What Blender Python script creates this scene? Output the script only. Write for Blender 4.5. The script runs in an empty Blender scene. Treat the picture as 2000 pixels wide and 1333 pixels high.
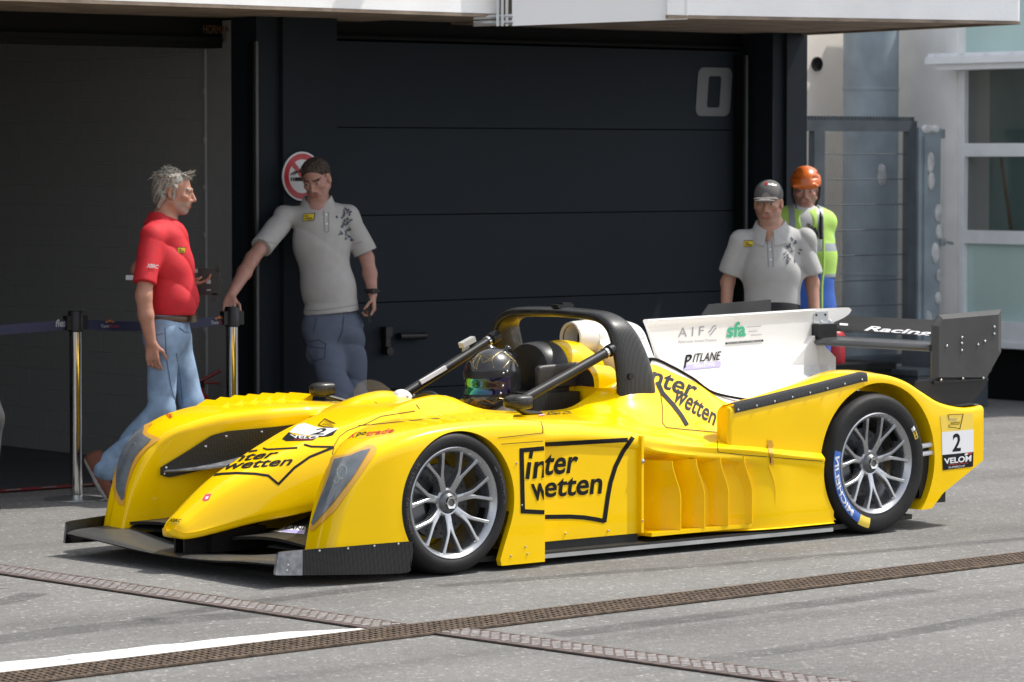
import bpy, bmesh, math, random
import numpy as np
from mathutils import Vector, Matrix
from mathutils.bvhtree import BVHTree
random.seed(7); np.random.seed(7)
SC = bpy.context.scene
COL = SC.collection
R = math.radians

# ------------------------------------------------------------------ camera
# world axes: X runs along the pit building (and the car, nose at -X), Y goes away into the garages, Z up
FPX, TH, HOR, HCAM = 6900., R(40.3), 310., 1.83          # focal length in px of a 2000 px wide frame, yaw, horizon row, eye height
PITCH = math.atan((666.5-HOR)/FPX)
cam_r = np.array([math.cos(TH), -math.sin(TH), 0.])
cam_h = np.array([math.sin(TH), math.cos(TH), 0.])
cam_f = cam_h*math.cos(PITCH) - np.array([0, 0, math.sin(PITCH)])
cam_u = cam_h*math.sin(PITCH) + np.array([0, 0, math.cos(PITCH)])
CAM = np.array([-9.79785, -11.93561, HCAM])
cd = bpy.data.cameras.new('camera'); cam = bpy.data.objects.new('camera', cd); COL.objects.link(cam)
cd.sensor_width = 36; cd.lens = FPX/2000*36; cd.clip_start = .5; cd.clip_end = 600
M = Matrix(((cam_r[0], cam_u[0], -cam_f[0], CAM[0]), (cam_r[1], cam_u[1], -cam_f[1], CAM[1]), (cam_r[2], cam_u[2], -cam_f[2], CAM[2]), (0, 0, 0, 1)))
cam.matrix_world = M
cd.dof.use_dof = True; cd.dof.focus_distance = 15.7; cd.dof.aperture_fstop = 5.6
SC.camera = cam
def ray(px, py):
    d = cam_f + cam_r*(px-1000)/FPX - cam_u*(py-666.5)/FPX
    return d
def at(px, py, D):                                        # the point at depth D seen at a pixel of the photograph
    return CAM + ray(px, py)*D

# ------------------------------------------------------------------ light
SUN = np.array([.50, -.17, .85]); SUN = SUN/np.linalg.norm(SUN)
W = bpy.data.worlds.new('World'); SC.world = W; W.use_nodes = True
nt = W.node_tree; nt.nodes.clear()
sky = nt.nodes.new('ShaderNodeTexSky'); sky.sky_type = 'NISHITA'; sky.sun_disc = False
sky.sun_elevation = math.asin(SUN[2]); sky.sun_rotation = math.atan2(SUN[0], SUN[1])
sky.dust_density = 1.6; sky.ozone_density = 1.0
bg = nt.nodes.new('ShaderNodeBackground'); bg.inputs[1].default_value = .15
wo = nt.nodes.new('ShaderNodeOutputWorld')
hs = nt.nodes.new('ShaderNodeHueSaturation'); hs.inputs['Saturation'].default_value = .30   # hazy summer sky
nt.links.new(sky.outputs[0], hs.inputs['Color']); nt.links.new(hs.outputs[0], bg.inputs[0]); nt.links.new(bg.outputs[0], wo.inputs[0])
ld = bpy.data.lights.new('sun', 'SUN'); ld.energy = 3.1; ld.angle = R(.55); ld.color = (1, .955, .88)
sun = bpy.data.objects.new('sun', ld); COL.objects.link(sun); sun.location = (4, -6, 12)
sun.rotation_euler = Vector(-SUN).to_track_quat('-Z', 'Y').to_euler()
SC.view_settings.view_transform = 'Standard'; SC.view_settings.look = 'None'
SC.view_settings.exposure = .68; SC.view_settings.gamma = 1

# ------------------------------------------------------------------ materials
def mat(name, col, rough=.5, metal=0., coat=0., spec=.5, noise=0., nscale=8., bump=0., bscale=40., alpha=1., trans=0.):
    m = bpy.data.materials.new(name); m.use_nodes = True
    t = m.node_tree; b = t.nodes['Principled BSDF']
    b.inputs['Base Color'].default_value = (*col, 1); b.inputs['Roughness'].default_value = rough
    b.inputs['Metallic'].default_value = metal; b.inputs['Coat Weight'].default_value = coat
    b.inputs['Coat Roughness'].default_value = .04; b.inputs['Specular IOR Level'].default_value = spec
    b.inputs['Alpha'].default_value = alpha; b.inputs['Transmission Weight'].default_value = trans
    if noise or bump:
        co = t.nodes.new('ShaderNodeTexCoord')
    if noise:
        n = t.nodes.new('ShaderNodeTexNoise'); n.inputs['Scale'].default_value = nscale; n.inputs['Detail'].default_value = 6
        mr = t.nodes.new('ShaderNodeMapRange'); mr.inputs[1].default_value = .3; mr.inputs[2].default_value = .7
        mr.inputs[3].default_value = 1-noise; mr.inputs[4].default_value = 1+noise
        mx = t.nodes.new('ShaderNodeMix'); mx.data_type = 'RGBA'; mx.blend_type = 'MULTIPLY'; mx.inputs[0].default_value = 1
        mx.inputs[6].default_value = (*col, 1)
        t.links.new(co.outputs['Object'], n.inputs['Vector']); t.links.new(n.outputs[0], mr.inputs[0])
        t.links.new(mr.outputs[0], mx.inputs[7]); t.links.new(mx.outputs[2], b.inputs['Base Color'])
        mr2 = t.nodes.new('ShaderNodeMapRange'); mr2.inputs[3].default_value = max(0, rough-.08); mr2.inputs[4].default_value = min(1, rough+.08)
        t.links.new(n.outputs[0], mr2.inputs[0]); t.links.new(mr2.outputs[0], b.inputs['Roughness'])
    if bump:
        n2 = t.nodes.new('ShaderNodeTexNoise'); n2.inputs['Scale'].default_value = bscale; n2.inputs['Detail'].default_value = 5
        bp = t.nodes.new('ShaderNodeBump'); bp.inputs['Strength'].default_value = bump; bp.inputs['Distance'].default_value = .01
        t.links.new(co.outputs['Object'], n2.inputs['Vector']); t.links.new(n2.outputs[0], bp.inputs['Height'])
        t.links.new(bp.outputs[0], b.inputs['Normal'])
    return m
def carbon(name, base=.010, amp=.036, sc=260, rough=.38, coat=.2):
    m = mat(name, (base, base, base), rough, coat=coat, spec=.35)
    t = m.node_tree; b = t.nodes['Principled BSDF']
    co = t.nodes.new('ShaderNodeTexCoord'); mp = t.nodes.new('ShaderNodeMapping')
    mp.inputs['Rotation'].default_value = (.6, .5, .78)
    ck = t.nodes.new('ShaderNodeTexChecker'); ck.inputs['Scale'].default_value = sc
    ck.inputs[1].default_value = (base*.5, base*.5, base*.5, 1); ck.inputs[2].default_value = (amp, amp, amp*.97, 1)
    t.links.new(co.outputs['Object'], mp.inputs[0]); t.links.new(mp.outputs[0], ck.inputs[0]); t.links.new(ck.outputs[0], b.inputs['Base Color'])
    n = t.nodes.new('ShaderNodeTexNoise'); n.inputs['Scale'].default_value = 6
    mr = t.nodes.new('ShaderNodeMapRange'); mr.inputs[3].default_value = rough-.12; mr.inputs[4].default_value = rough+.2
    t.links.new(co.outputs['Object'], n.inputs['Vector']); t.links.new(n.outputs[0], mr.inputs[0]); t.links.new(mr.outputs[0], b.inputs['Roughness'])
    return m
m_yel = mat('yellow_paint', (.95, .595, .0), .27, coat=.5, spec=.10, noise=.03, nscale=3, bump=.02, bscale=9)
m_yeld = mat('dark_yellow', (.62, .33, .015), .5, noise=.12, nscale=12)  # darker yellow than the body, for the cockpit inside and latch strap
m_amber = mat('amber_resin', (.75, .40, .06), .3, coat=.3)
m_wht = mat('white_gelcoat', (.80, .79, .77), .28, coat=.5, noise=.025, nscale=4)
m_blk = mat('satin_black', (.009, .009, .010), .42, spec=.4, noise=.25, nscale=9)
m_well = mat('wheel_well_black', (.008, .008, .009), .8)
m_carb = carbon('carbon_weave', .010, .026, 140)
m_carb2 = carbon('carbon_matt', .011, .028, 200, .5, .05)
m_carbg = carbon('carbon_bright', .022, .10, 170, .42, .15)
m_ink = mat('black_vinyl', (.006, .006, .007), .5, spec=.2)
m_inkw = mat('white_vinyl', (.78, .78, .8), .4)
m_inkr = mat('red_vinyl', (.5, .02, .02), .4)
m_inky = mat('pale_yellow_vinyl', (.86, .62, .08), .4)
m_inkb = mat('blue_vinyl', (.05, .14, .48), .45)
m_inkg = mat('green_vinyl', (.06, .42, .24), .4)
m_inkl = mat('lilac_vinyl', (.42, .38, .75), .4)
m_inkgr = mat('grey_vinyl', (.30, .31, .33), .4)
m_inkp = mat('pink_vinyl', (.65, .08, .16), .4)
m_tyre = mat('rubber', (.011, .011, .012), .62, spec=.3, noise=.3, nscale=14, bump=.12, bscale=60)
m_rim = mat('silver_alloy', (.46, .47, .49), .28, metal=.9, noise=.05, nscale=20)
m_rimd = mat('dark_alloy', (.16, .165, .17), .4, metal=.8)
m_steel = mat('polished_steel', (.62, .62, .62), .08, metal=1)
m_alu = mat('aluminium', (.55, .56, .57), .35, metal=.9, noise=.08)
m_worn = mat('worn_alloy_skid', (.30, .31, .33), .45, metal=.6, noise=.35, nscale=30)
m_disc = mat('brake_disc', (.08, .08, .085), .4, metal=.6)
m_glass = mat('clear_cover', (.16, .18, .20), .12, coat=.6, noise=.3, nscale=10)
m_poly = mat('clear_polycarbonate', (.7, .62, .52), .06, alpha=.16)

# ------------------------------------------------------------------ mesh helpers
def sharp(me, ang=38):
    me.polygons.foreach_set('use_smooth', [True]*len(me.polygons))
    try: me.set_sharp_from_angle(angle=R(ang))
    except Exception: pass
def obj(name, verts, faces, mats, parent=None, smooth=True, mi=None, ang=38, loc=None):
    me = bpy.data.meshes.new(name)
    me.from_pydata([tuple(map(float, v)) for v in verts], [], [tuple(map(int, f)) for f in faces])
    for m in (mats if isinstance(mats, (list, tuple)) else [mats]): me.materials.append(m)
    if mi is not None: me.polygons.foreach_set('material_index', list(map(int, mi)))
    bm = bmesh.new(); bm.from_mesh(me); bmesh.ops.recalc_face_normals(bm, faces=bm.faces); bm.to_mesh(me); bm.free()
    if smooth: sharp(me, ang)
    o = bpy.data.objects.new(name, me); COL.objects.link(o)
    if parent is not None: o.parent = parent
    if loc is not None: o.location = loc
    return o
def thing(name, label, cat, loc=(0, 0, 0), group=None):
    o = bpy.data.objects.new(name, None); COL.objects.link(o); o.location = loc; o.empty_display_size = .1
    o['label'] = label; o['category'] = cat
    if group: o['group'] = group
    return o
def tag(o, label=None, cat=None, group=None, kind=None):
    if label: o['label'] = label
    if cat: o['category'] = cat
    if group: o['group'] = group
    if kind: o['kind'] = kind
    return o
def cr(P, n):
    """Catmull-Rom through control points, n samples"""
    P = np.asarray(P, float); N = len(P)
    t = np.linspace(0, N-1, n); i = np.clip(t.astype(int), 0, N-2); f = (t-i)[:, None]
    p0 = P[np.clip(i-1, 0, N-1)]; p1 = P[i]; p2 = P[i+1]; p3 = P[np.clip(i+2, 0, N-1)]
    sh = (1,)*(P.ndim-2); f = f.reshape(f.shape[:1]+(1,)*(P.ndim-1))
    return .5*((2*p1)+(-p0+p2)*f+(2*p0-5*p1+4*p2-p3)*f**2+(-p0+3*p1-3*p2+p3)*f**3)
class MB:
    """collects shapes into one mesh"""
    def __init__(s): s.v = []; s.f = []; s.m = []
    def add(s, v, f, m=0):
        o = len(s.v); s.v += [tuple(x) for x in v]; s.f += [tuple(i+o for i in q) for q in f]; s.m += [m]*len(f); return s
    def box(s, c, d, m=0, rot=None):
        c = np.array(c, float); d = np.array(d, float)/2
        p = np.array([(x, y, z) for x in (-1, 1) for y in (-1, 1) for z in (-1, 1)])*d
        if rot is not None: p = p@np.array(rot).T
        return s.add(p+c, [(0, 1, 3, 2), (4, 6, 7, 5), (0, 4, 5, 1), (2, 3, 7, 6), (0, 2, 6, 4), (1, 5, 7, 3)], m)
    def bx(s, x0, x1, y0, y1, z0, z1, m=0): return s.box(((x0+x1)/2, (y0+y1)/2, (z0+z1)/2), (x1-x0, y1-y0, z1-z0), m)
    def grid(s, G, m=0, cu=False, cv=False):
        G = np.asarray(G, float); a, b = G.shape[:2]
        f = []
        for i in range(a if cu else a-1):
            for j in range(b if cv else b-1):
                i2 = (i+1) % a; j2 = (j+1) % b
                f.append((i*b+j, i2*b+j, i2*b+j2, i*b+j2))
        return s.add(G.reshape(-1, 3), f, m)
    def loft(s, rings, m=0, caps=True):
        G = np.asarray(rings, float); a, b = G.shape[:2]; o = len(s.v)
        s.grid(G, m, cv=True)
        if caps:
            s.f += [tuple(o+j for j in range(b)), tuple(o+(a-1)*b+j for j in reversed(range(b)))]; s.m += [m, m]
        return s
    def tube(s, path, rad, n=12, m=0, caps=True, squash=None, upv=(0, 0, 1)):
        P = np.asarray(path, float); N = len(P)
        rad = np.broadcast_to(np.asarray(rad, float), (N,))
        T = np.gradient(P, axis=0); T /= np.linalg.norm(T, axis=1)[:, None]+1e-12
        up = np.array(upv, float)
        if abs(T[0]@up) > .95: up = np.array([1., 0, 0])
        rings = []; u = up
        for i in range(N):
            u = u-(u@T[i])*T[i]; u /= np.linalg.norm(u); w = np.cross(T[i], u)
            a = np.linspace(0, 2*np.pi, n, endpoint=False)
            sq = (1, 1) if squash is None else squash
            rings.append(P[i]+rad[i]*(np.cos(a)[:, None]*u*sq[0]+np.sin(a)[:, None]*w*sq[1]))
        return s.loft(rings, m, caps)
    def lathe(s, prof, c, ax='y', n=48, m=0):
        """prof: list of (radius, offset along axis)"""
        a = np.linspace(0, 2*np.pi, n, endpoint=False); G = []
        for r, h in prof:
            if ax == 'y': p = np.stack([r*np.cos(a), np.full(n, h), r*np.sin(a)], 1)
            elif ax == 'x': p = np.stack([np.full(n, h), r*np.cos(a), r*np.sin(a)], 1)
            else: p = np.stack([r*np.cos(a), r*np.sin(a), np.full(n, h)], 1)
            G.append(p+np.array(c))
        return s.grid(G, m, cv=True)
    def ball(s, c, r, m=0, n=10):
        s.bn = n
        r = np.broadcast_to(np.asarray(r, float), (3,))
        th = np.linspace(0.001, np.pi-.001, n); G = []
        for t in th:
            a = np.linspace(0, 2*np.pi, n*2, endpoint=False)
            G.append(np.stack([r[0]*np.sin(t)*np.cos(a), r[1]*np.sin(t)*np.sin(a), np.full(2*n, r[2]*np.cos(t))], 1)+np.array(c))
        return s.grid(G, m, cv=True)
    def prism(s, poly, y0, y1, m=0, ax='y'):
        """2-D outline (a,b) extruded along an axis; ax y: (x,z), x: (y,z), z: (x,y)"""
        n = len(poly)
        def P(a, b, h): return {'y': (a, h, b), 'x': (h, a, b), 'z': (a, b, h)}[ax]
        v = [P(a, b, y0) for a, b in poly]+[P(a, b, y1) for a, b in poly]
        f = [tuple(range(n)), tuple(range(2*n-1, n-1, -1))]+[(i, i+n, (i+1) % n+n, (i+1) % n) for i in range(n)]
        return s.add(v, f, m)
    def each(s, name, mats, parent, per=None):
        """every ball collected here becomes an object of its own"""
        n = per or s.bn; nv = n*2*n; nf = (n-1)*2*n
        for i in range(len(s.v)//nv):
            obj(name, s.v[i*nv:(i+1)*nv], [tuple(q-i*nv for q in f) for f in s.f[i*nf:(i+1)*nf]], mats, parent, mi=s.m[i*nf:(i+1)*nf])
    def build(s, name, mats, parent=None, **k): return obj(name, s.v, s.f, mats, parent, mi=s.m, **k)
def mirror_y(o, yc, name=None, parent=None):
    """a mirrored copy of a mesh object, at the other side of the plane y = yc"""
    me = o.data.copy(); n = len(me.vertices); co = np.empty(n*3); me.vertices.foreach_get('co', co); co = co.reshape(-1, 3)
    co[:, 1] = 2*yc-co[:, 1]; me.vertices.foreach_set('co', co.ravel())
    bm = bmesh.new(); bm.from_mesh(me); bmesh.ops.reverse_faces(bm, faces=bm.faces); bm.to_mesh(me); bm.free()
    c = bpy.data.objects.new(name or o.name.split('.')[0], me); COL.objects.link(c); c.parent = parent if parent is not None else o.parent
    return c
def cut(o, mbs):
    """boolean difference with each MB, result stored in the mesh (cutters are removed)"""
    for mb in mbs:
        c = mb.build('cutter', [m_well], smooth=False)
        md = o.modifiers.new('b', 'BOOLEAN'); md.operation = 'DIFFERENCE'; md.object = c; md.solver = 'EXACT'
        dg = bpy.context.evaluated_depsgraph_get(); dg.update()
        me = bpy.data.meshes.new_from_object(o.evaluated_get(dg)); o.modifiers.clear()
        old = o.data; o.data = me; bpy.data.meshes.remove(old)
        cm = c.data; bpy.data.objects.remove(c); bpy.data.meshes.remove(cm)
    sharp(o.data, 32)
    return o
def bvh(objs):
    V = []; F = []
    for o in objs:
        k = len(V); mw = o.matrix_world
        V += [mw @ v.co for v in o.data.vertices]; F += [[k+i for i in p.vertices] for p in o.data.polygons]
    return BVHTree.FromPolygons(V, F)

# ------------------------------------------------------------------ lettering
def flat_text(s, size=1., shear=0., bold=0., space=1.):
    c = bpy.data.curves.new('t', 'FONT'); c.body = s; c.size = size; c.shear = shear; c.offset = bold; c.space_character = space
    c.resolution_u = 4; c.fill_mode = 'FRONT'
    o = bpy.data.objects.new('t', c); COL.objects.link(o)
    dg = bpy.context.evaluated_depsgraph_get(); dg.update()
    me = bpy.data.meshes.new_from_object(o.evaluated_get(dg))
    v = np.array([p.co[:2] for p in me.vertices]).reshape(-1, 2); f = [tuple(p.vertices) for p in me.polygons]
    bpy.data.objects.remove(o); bpy.data.curves.remove(c); bpy.data.meshes.remove(me)
    return v, f
def fit(v, x0, x1, y0, y1):
    """scale flat text to fill a box of the unit square"""
    a = v.min(0); b = v.max(0); return (v-a)/(b-a)*np.array([x1-x0, y1-y0])+np.array([x0, y0])
def T(s, x0, x1, y0, y1, m=0, **k):
    v, f = flat_text(s, **k); return (fit(v, x0, x1, y0, y1), f, m)
def poly(pts, m=0): return (np.array(pts, float), [tuple(range(len(pts)))], m)
def rect(x0, x1, y0, y1, m=0): return poly([(x0, y0), (x1, y0), (x1, y1), (x0, y1)], m)
def band(pts, w, m=0, asp=1.):
    """a ribbon of width w along a polyline (asp: width/height of the sticker, keeps the ribbon even)"""
    P = np.array(pts, float)*np.array([asp, 1]); n = len(P); L = []; Rr = []
    for i in range(n):
        d0 = P[i]-P[i-1] if i else P[1]-P[0]; d1 = P[i+1]-P[i] if i < n-1 else P[-1]-P[-2]
        d0 = d0/np.linalg.norm(d0); d1 = d1/np.linalg.norm(d1); t = d0+d1; t /= np.linalg.norm(t); nn = np.array([-t[1], t[0]])
        k = 1/max(.5, nn@np.array([-d0[1], d0[0]])); L.append(P[i]+nn*w/2*k); Rr.append(P[i]-nn*w/2*k)
    v = np.array(L+Rr)/np.array([asp, 1]); f = [(i, i+1, n+i+1, n+i) for i in range(n-1)]
    return (v, f, m)
def refine(v, f, d):
    """triangles no larger than d, for draping"""
    bm = bmesh.new(); vs = [bm.verts.new((p[0], p[1], 0)) for p in v]
    for q in f:
        try: bm.faces.new([vs[i] for i in q])
        except ValueError: pass
    bmesh.ops.triangulate(bm, faces=bm.faces)
    for _ in range(6):
        e = [x for x in bm.edges if x.calc_length() > d]
        if not e: break
        bmesh.ops.subdivide_edges(bm, edges=e, cuts=1)
        bmesh.ops.triangulate(bm, faces=[q for q in bm.faces if len(q.verts) > 3])
    bm.verts.ensure_lookup_table(); bm.verts.index_update()
    V = np.array([p.co[:2] for p in bm.verts]).reshape(-1, 2); F = [tuple(x.index for x in q.verts) for q in bm.faces]; bm.free()
    return V, F
def decal(name, quad, items, tree, mats, parent, lift=.0015, d=.07, clip=None, flip=False):
    """sticker: quad = four photo pixels (top left, top right, bottom right, bottom left) or four points, laid onto the surface"""
    C = []
    for q in quad:
        if len(q) == 2:
            dr = Vector(ray(*q)).normalized(); h = tree.ray_cast(Vector(CAM), dr)
            C.append(np.array(h[0]) if h[0] is not None else None)
        else: C.append(np.array(q, float))
    if any(c is None for c in C): print('DECAL MISS', name, quad, [c is None for c in C]); return None
    tl, tr, br, bl = C; mb = MB()
    for k, (v, f, m) in enumerate(items):
        v, f = refine(v, f, d); P = []
        for (a, b) in v:
            p = bl*(1-a)*(1-b)+br*a*(1-b)+tr*a*b+tl*(1-a)*b
            h = tree.find_nearest(Vector(p), .25)
            if h[0] is not None:
                n = h[1]; 
                if n.dot(Vector(CAM)-h[0]) < 0: n = -n
                p = np.array(h[0]+n*(lift+.0006*k))
            P.append(p)
        mb.add(P, f, m)
    return mb.build(name, mats, parent, smooth=True)

# =================================================================== THE SETTING
def nodes(m): return m.node_tree.nodes, m.node_tree.links
def asphalt():
    m = bpy.data.materials.new('asphalt'); m.use_nodes = True; N, L = nodes(m); b = N['Principled BSDF']
    co = N.new('ShaderNodeTexCoord')
    def noise(sc, det=8, rough=.6, mp=None):
        n = N.new('ShaderNodeTexNoise'); n.inputs['Scale'].default_value = sc; n.inputs['Detail'].default_value = det; n.inputs['Roughness'].default_value = rough
        if mp:
            k = N.new('ShaderNodeMapping'); k.inputs['Scale'].default_value = mp; L.new(co.outputs['Object'], k.inputs[0]); L.new(k.outputs[0], n.inputs['Vector'])
        else: L.new(co.outputs['Object'], n.inputs['Vector'])
        return n
    def ramp(src, a, b_, lo, hi):
        r = N.new('ShaderNodeMapRange'); r.inputs[1].default_value = a; r.inputs[2].default_value = b_; r.inputs[3].default_value = lo; r.inputs[4].default_value = hi
        L.new(src, r.inputs[0]); return r.outputs[0]
    def mul(a, c):
        x = N.new('ShaderNodeMath'); x.operation = 'MULTIPLY'; L.new(a, x.inputs[0]); L.new(c, x.inputs[1]); return x.outputs[0]
    fine = ramp(noise(95, 4, .8).outputs[0], .30, .70, .50, 1.50)
    mid = ramp(noise(22, 6).outputs[0], .3, .7, .84, 1.14)
    big = ramp(noise(.7, 6).outputs[0], .3, .7, .80, 1.14)
    streak = ramp(noise(1.0, 4, .5, (.07, 1.7, 1)).outputs[0], .50, .72, 1.0, .72)     # rubber laid along the lane
    streak2 = ramp(noise(1.0, 3, .5, (.10, 8, 1)).outputs[0], .54, .74, 1.0, .86)
    v = N.new('ShaderNodeTexVoronoi'); v.inputs['Scale'].default_value = 70; L.new(co.outputs['Object'], v.inputs['Vector'])
    chips = ramp(v.outputs['Color'], .78, 1.0, 1.0, 2.3)
    t = mul(mul(mul(fine, mid), mul(big, streak)), mul(streak2, chips))
    mx = N.new('ShaderNodeMix'); mx.data_type = 'RGBA'; mx.blend_type = 'MULTIPLY'; mx.inputs[0].default_value = 1
    mx.inputs[6].default_value = (.172, .169, .163, 1); L.new(t, mx.inputs[7]); L.new(mx.outputs[2], b.inputs['Base Color'])
    b.inputs['Roughness'].default_value = .88; b.inputs['Specular IOR Level'].default_value = .3
    bp = N.new('ShaderNodeBump'); bp.inputs['Strength'].default_value = .5; bp.inputs['Distance'].default_value = .006
    L.new(noise(120, 4, .7).outputs[0], bp.inputs['Height']); L.new(bp.outputs[0], b.inputs['Normal'])
    return m
m_asph = asphalt()
m_conc = mat('concrete_soffit', (.24, .19, .15), .85, noise=.35, nscale=5, bump=.3, bscale=30)
m_fas = mat('painted_fascia', (.88, .89, .91), .6, noise=.06, nscale=3, bump=.1, bscale=60)
m_board = mat('grey_board', (.78, .79, .82), .5, noise=.03, nscale=2)
m_slate = mat('slate_cladding', (.0105, .0150, .0205), .65, spec=.14, noise=.12, nscale=4)
m_slate2 = mat('slate_door', (.0125, .0185, .0260), .6, spec=.14, noise=.10, nscale=2.5, bump=.05, bscale=90)
m_dark = mat('dark_header', (.0025, .003, .0036), .7, spec=.2)
m_gfl = mat('garage_floor_paint', (.035, .038, .043), .4, noise=.15, nscale=3)
m_trk = mat('grey_track', (.07, .075, .08), .55, metal=.3)
m_cream = mat('cream_render', (.94, .87, .79), .85, noise=.06, nscale=3, bump=.15, bscale=80)
m_zinc = mat('weathered_zinc', (.27, .32, .36), .6, metal=.1, noise=.22, nscale=3.5)
m_frame = mat('white_window_frame', (.82, .84, .87), .45, noise=.05)
m_frost = mat('frosted_pane', (.50, .66, .63), .35, noise=.05, nscale=2)
m_teal = mat('teal_interior', (.32, .46, .44), .8, noise=.3, nscale=1.5)
m_pane = mat('window_glass', (.02, .03, .03), .05, alpha=.35)
m_gate = mat('galvanised_gate', (.060, .074, .088), .6, metal=.1, noise=.25, nscale=7)
m_patch = mat('peeling_foam', (.55, .56, .57), .8, noise=.25, nscale=14)
m_rust = mat('rusty_iron', (.115, .082, .058), .75, metal=.25, noise=.55, nscale=28, bump=.4, bscale=120)
m_rust2 = mat('red_brown_iron', (.115, .085, .074), .7, metal=.2, noise=.4, nscale=25, bump=.3, bscale=120)
m_pad = mat('tread_sky_glint', (.42, .39, .38), .5, metal=.2, noise=.35, nscale=45)  # sky glints on the tilted drain bars, put into a pale colour
m_pit = mat('drain_pit', (.008, .007, .006), .9)
m_line = mat('road_paint_white', (.78, .78, .77), .7, noise=.10, nscale=26, bump=.4, bscale=110)

t_l = m_line.node_tree; n_l = t_l.nodes.new('ShaderNodeTexNoise'); n_l.inputs['Scale'].default_value = 9; n_l.inputs['Detail'].default_value = 12; n_l.inputs['Roughness'].default_value = .75
c_l = t_l.nodes.new('ShaderNodeTexCoord'); r_l = t_l.nodes.new('ShaderNodeMapRange'); r_l.inputs[1].default_value = .37; r_l.inputs[2].default_value = .47; r_l.inputs[3].default_value = .25
t_l.links.new(c_l.outputs['Object'], n_l.inputs['Vector']); t_l.links.new(n_l.outputs[0], r_l.inputs[0]); t_l.links.new(r_l.outputs[0], t_l.nodes['Principled BSDF'].inputs['Alpha'])   # chipped paint
o = MB().grid([[(x, y, 0) for y in (-120, 120)] for x in (-120, 120)]).build('ground', m_asph, smooth=False); tag(o, kind='structure')
o = MB().grid([[(x, y, .005) for y in (4.72, 12)] for x in (-9, 2.3)]).build('garage_floor', m_gfl, smooth=False); tag(o, kind='structure')

# threshold stripe: red and white tape along the open bay
mb = MB()
mb.grid([[(x, y, .008) for y in (4.56, 4.70)] for x in (-4, 2.2)])
for i in range(26):
    x = -3.9+i*.235; mb.add([(x, 4.585, .010), (x+.10, 4.585, .010), (x+.15, 4.65, .010), (x+.05, 4.65, .010)], [(0, 1, 2, 3)], 1)
tag(mb.build('threshold_tape', [mat('red_tape', (.22, .02, .025), .6, noise=.3, nscale=20), mat('dull_white_tape', (.24, .22, .22), .6)], smooth=False),
    'red and white tape strip stuck across the threshold of the open garage', 'floor tape')

# brick partition inside the open bay
def blockwork():
    m = bpy.data.materials.new('painted_blockwork'); m.use_nodes = True; N, L = nodes(m); b = N['Principled BSDF']
    co = N.new('ShaderNodeTexCoord'); mp = N.new('ShaderNodeMapping'); mp.inputs['Rotation'].default_value = (R(90), 0, R(90))
    sx = N.new('ShaderNodeSeparateXYZ'); cx = N.new('ShaderNodeCombineXYZ'); L.new(co.outputs['Object'], sx.inputs[0])
    L.new(sx.outputs['Y'], cx.inputs['X']); L.new(sx.outputs['Z'], cx.inputs['Y'])
    br = N.new('ShaderNodeTexBrick'); br.inputs['Scale'].default_value = 1; br.inputs['Brick Width'].default_value = .205; br.inputs['Row Height'].default_value = .1285
    br.inputs['Mortar Size'].default_value = .005; br.inputs['Mortar Smooth'].default_value = .5
    br.inputs['Color1'].default_value = (.215, .213, .21, 1); br.inputs['Color2'].default_value = (.215, .213, .21, 1); br.inputs['Mortar'].default_value = (.30, .298, .293, 1)
    L.new(cx.outputs[0], br.inputs['Vector']); L.new(br.outputs['Color'], b.inputs['Base Color'])
    bp = N.new('ShaderNodeBump'); bp.inputs['Strength'].default_value = .9; bp.inputs['Distance'].default_value = .012; bp.invert = True
    L.new(br.outputs['Fac'], bp.inputs['Height'])
    n = N.new('ShaderNodeTexNoise'); n.inputs['Scale'].default_value = 60; L.new(co.outputs['Object'], n.inputs['Vector'])
    b2 = N.new('ShaderNodeBump'); b2.inputs['Strength'].default_value = .15; b2.inputs['Distance'].default_value = .01
    L.new(n.outputs[0], b2.inputs['Height']); L.new(bp.outputs[0], b2.inputs['Normal']); L.new(b2.outputs[0], b.inputs['Normal'])
    b.inputs['Roughness'].default_value = .55
    return m
gp = MB().bx(2.25, 2.42, 5.02, 12, .004, 2.63).build('partition_wall', [blockwork()], smooth=False)
tag(gp, 'grey painted block wall inside the open garage on the left', 'wall')
mb = MB().bx(2.238, 2.43, 4.78, 5.015, .004, 2.63)
mb.build('end_post', [mat('grey_paint', (.215, .215, .215), .55, noise=.05)], gp, smooth=False)
mb = MB().tube([(2.240, 5.03, .01), (2.240, 5.03, 2.62)], .011, 8)
for k in range(9): mb.tube([(2.235, 5.03, .25+k*.28), (2.235, 5.03, .275+k*.28)], .016, 8)
mb.build('conduit', [mat('conduit_grey', (.24, .245, .25), .5)], gp)

# rest of the garage shell and the facade
bd = thing('pit_building', 'dark slate pit garage building with closed door zero and an open bay', 'building', (0, 4.6, 0))
def part(mb, name, mats, parent=bd, **k):
    off = np.array(parent.location)
    mb.v = [tuple(np.array(v)-off) for v in mb.v]
    return mb.build(name, mats, parent, smooth=k.pop('smooth', False), **k)
mb = MB().bx(-9, 2.25, 12.0, 12.2, 0, 3).bx(-9.2, -9, 4.7, 12.2, 0, 3).bx(-9, 2.25, 4.95, 12, 2.66, 2.8)
part(mb, 'garage_shell', [mat('garage_dark', (.08, .08, .08), .7)])
mb = MB().bx(2.24, 2.80, 4.53, 4.775, 0, 2.665).bx(2.40, 2.80, 4.50, 4.53, 0, 2.665).bx(2.40, 2.405, 4.493, 4.5, 0, 2.665, 1)
part(mb, 'pillar', [m_slate, m_dark])
mb = MB().bx(6.36, 6.645, 4.50, 5.4, 0, 2.665).bx(6.46, 6.645, 4.47, 4.5, 0, 2.665)
part(mb, 'pillar', [m_slate])
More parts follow.
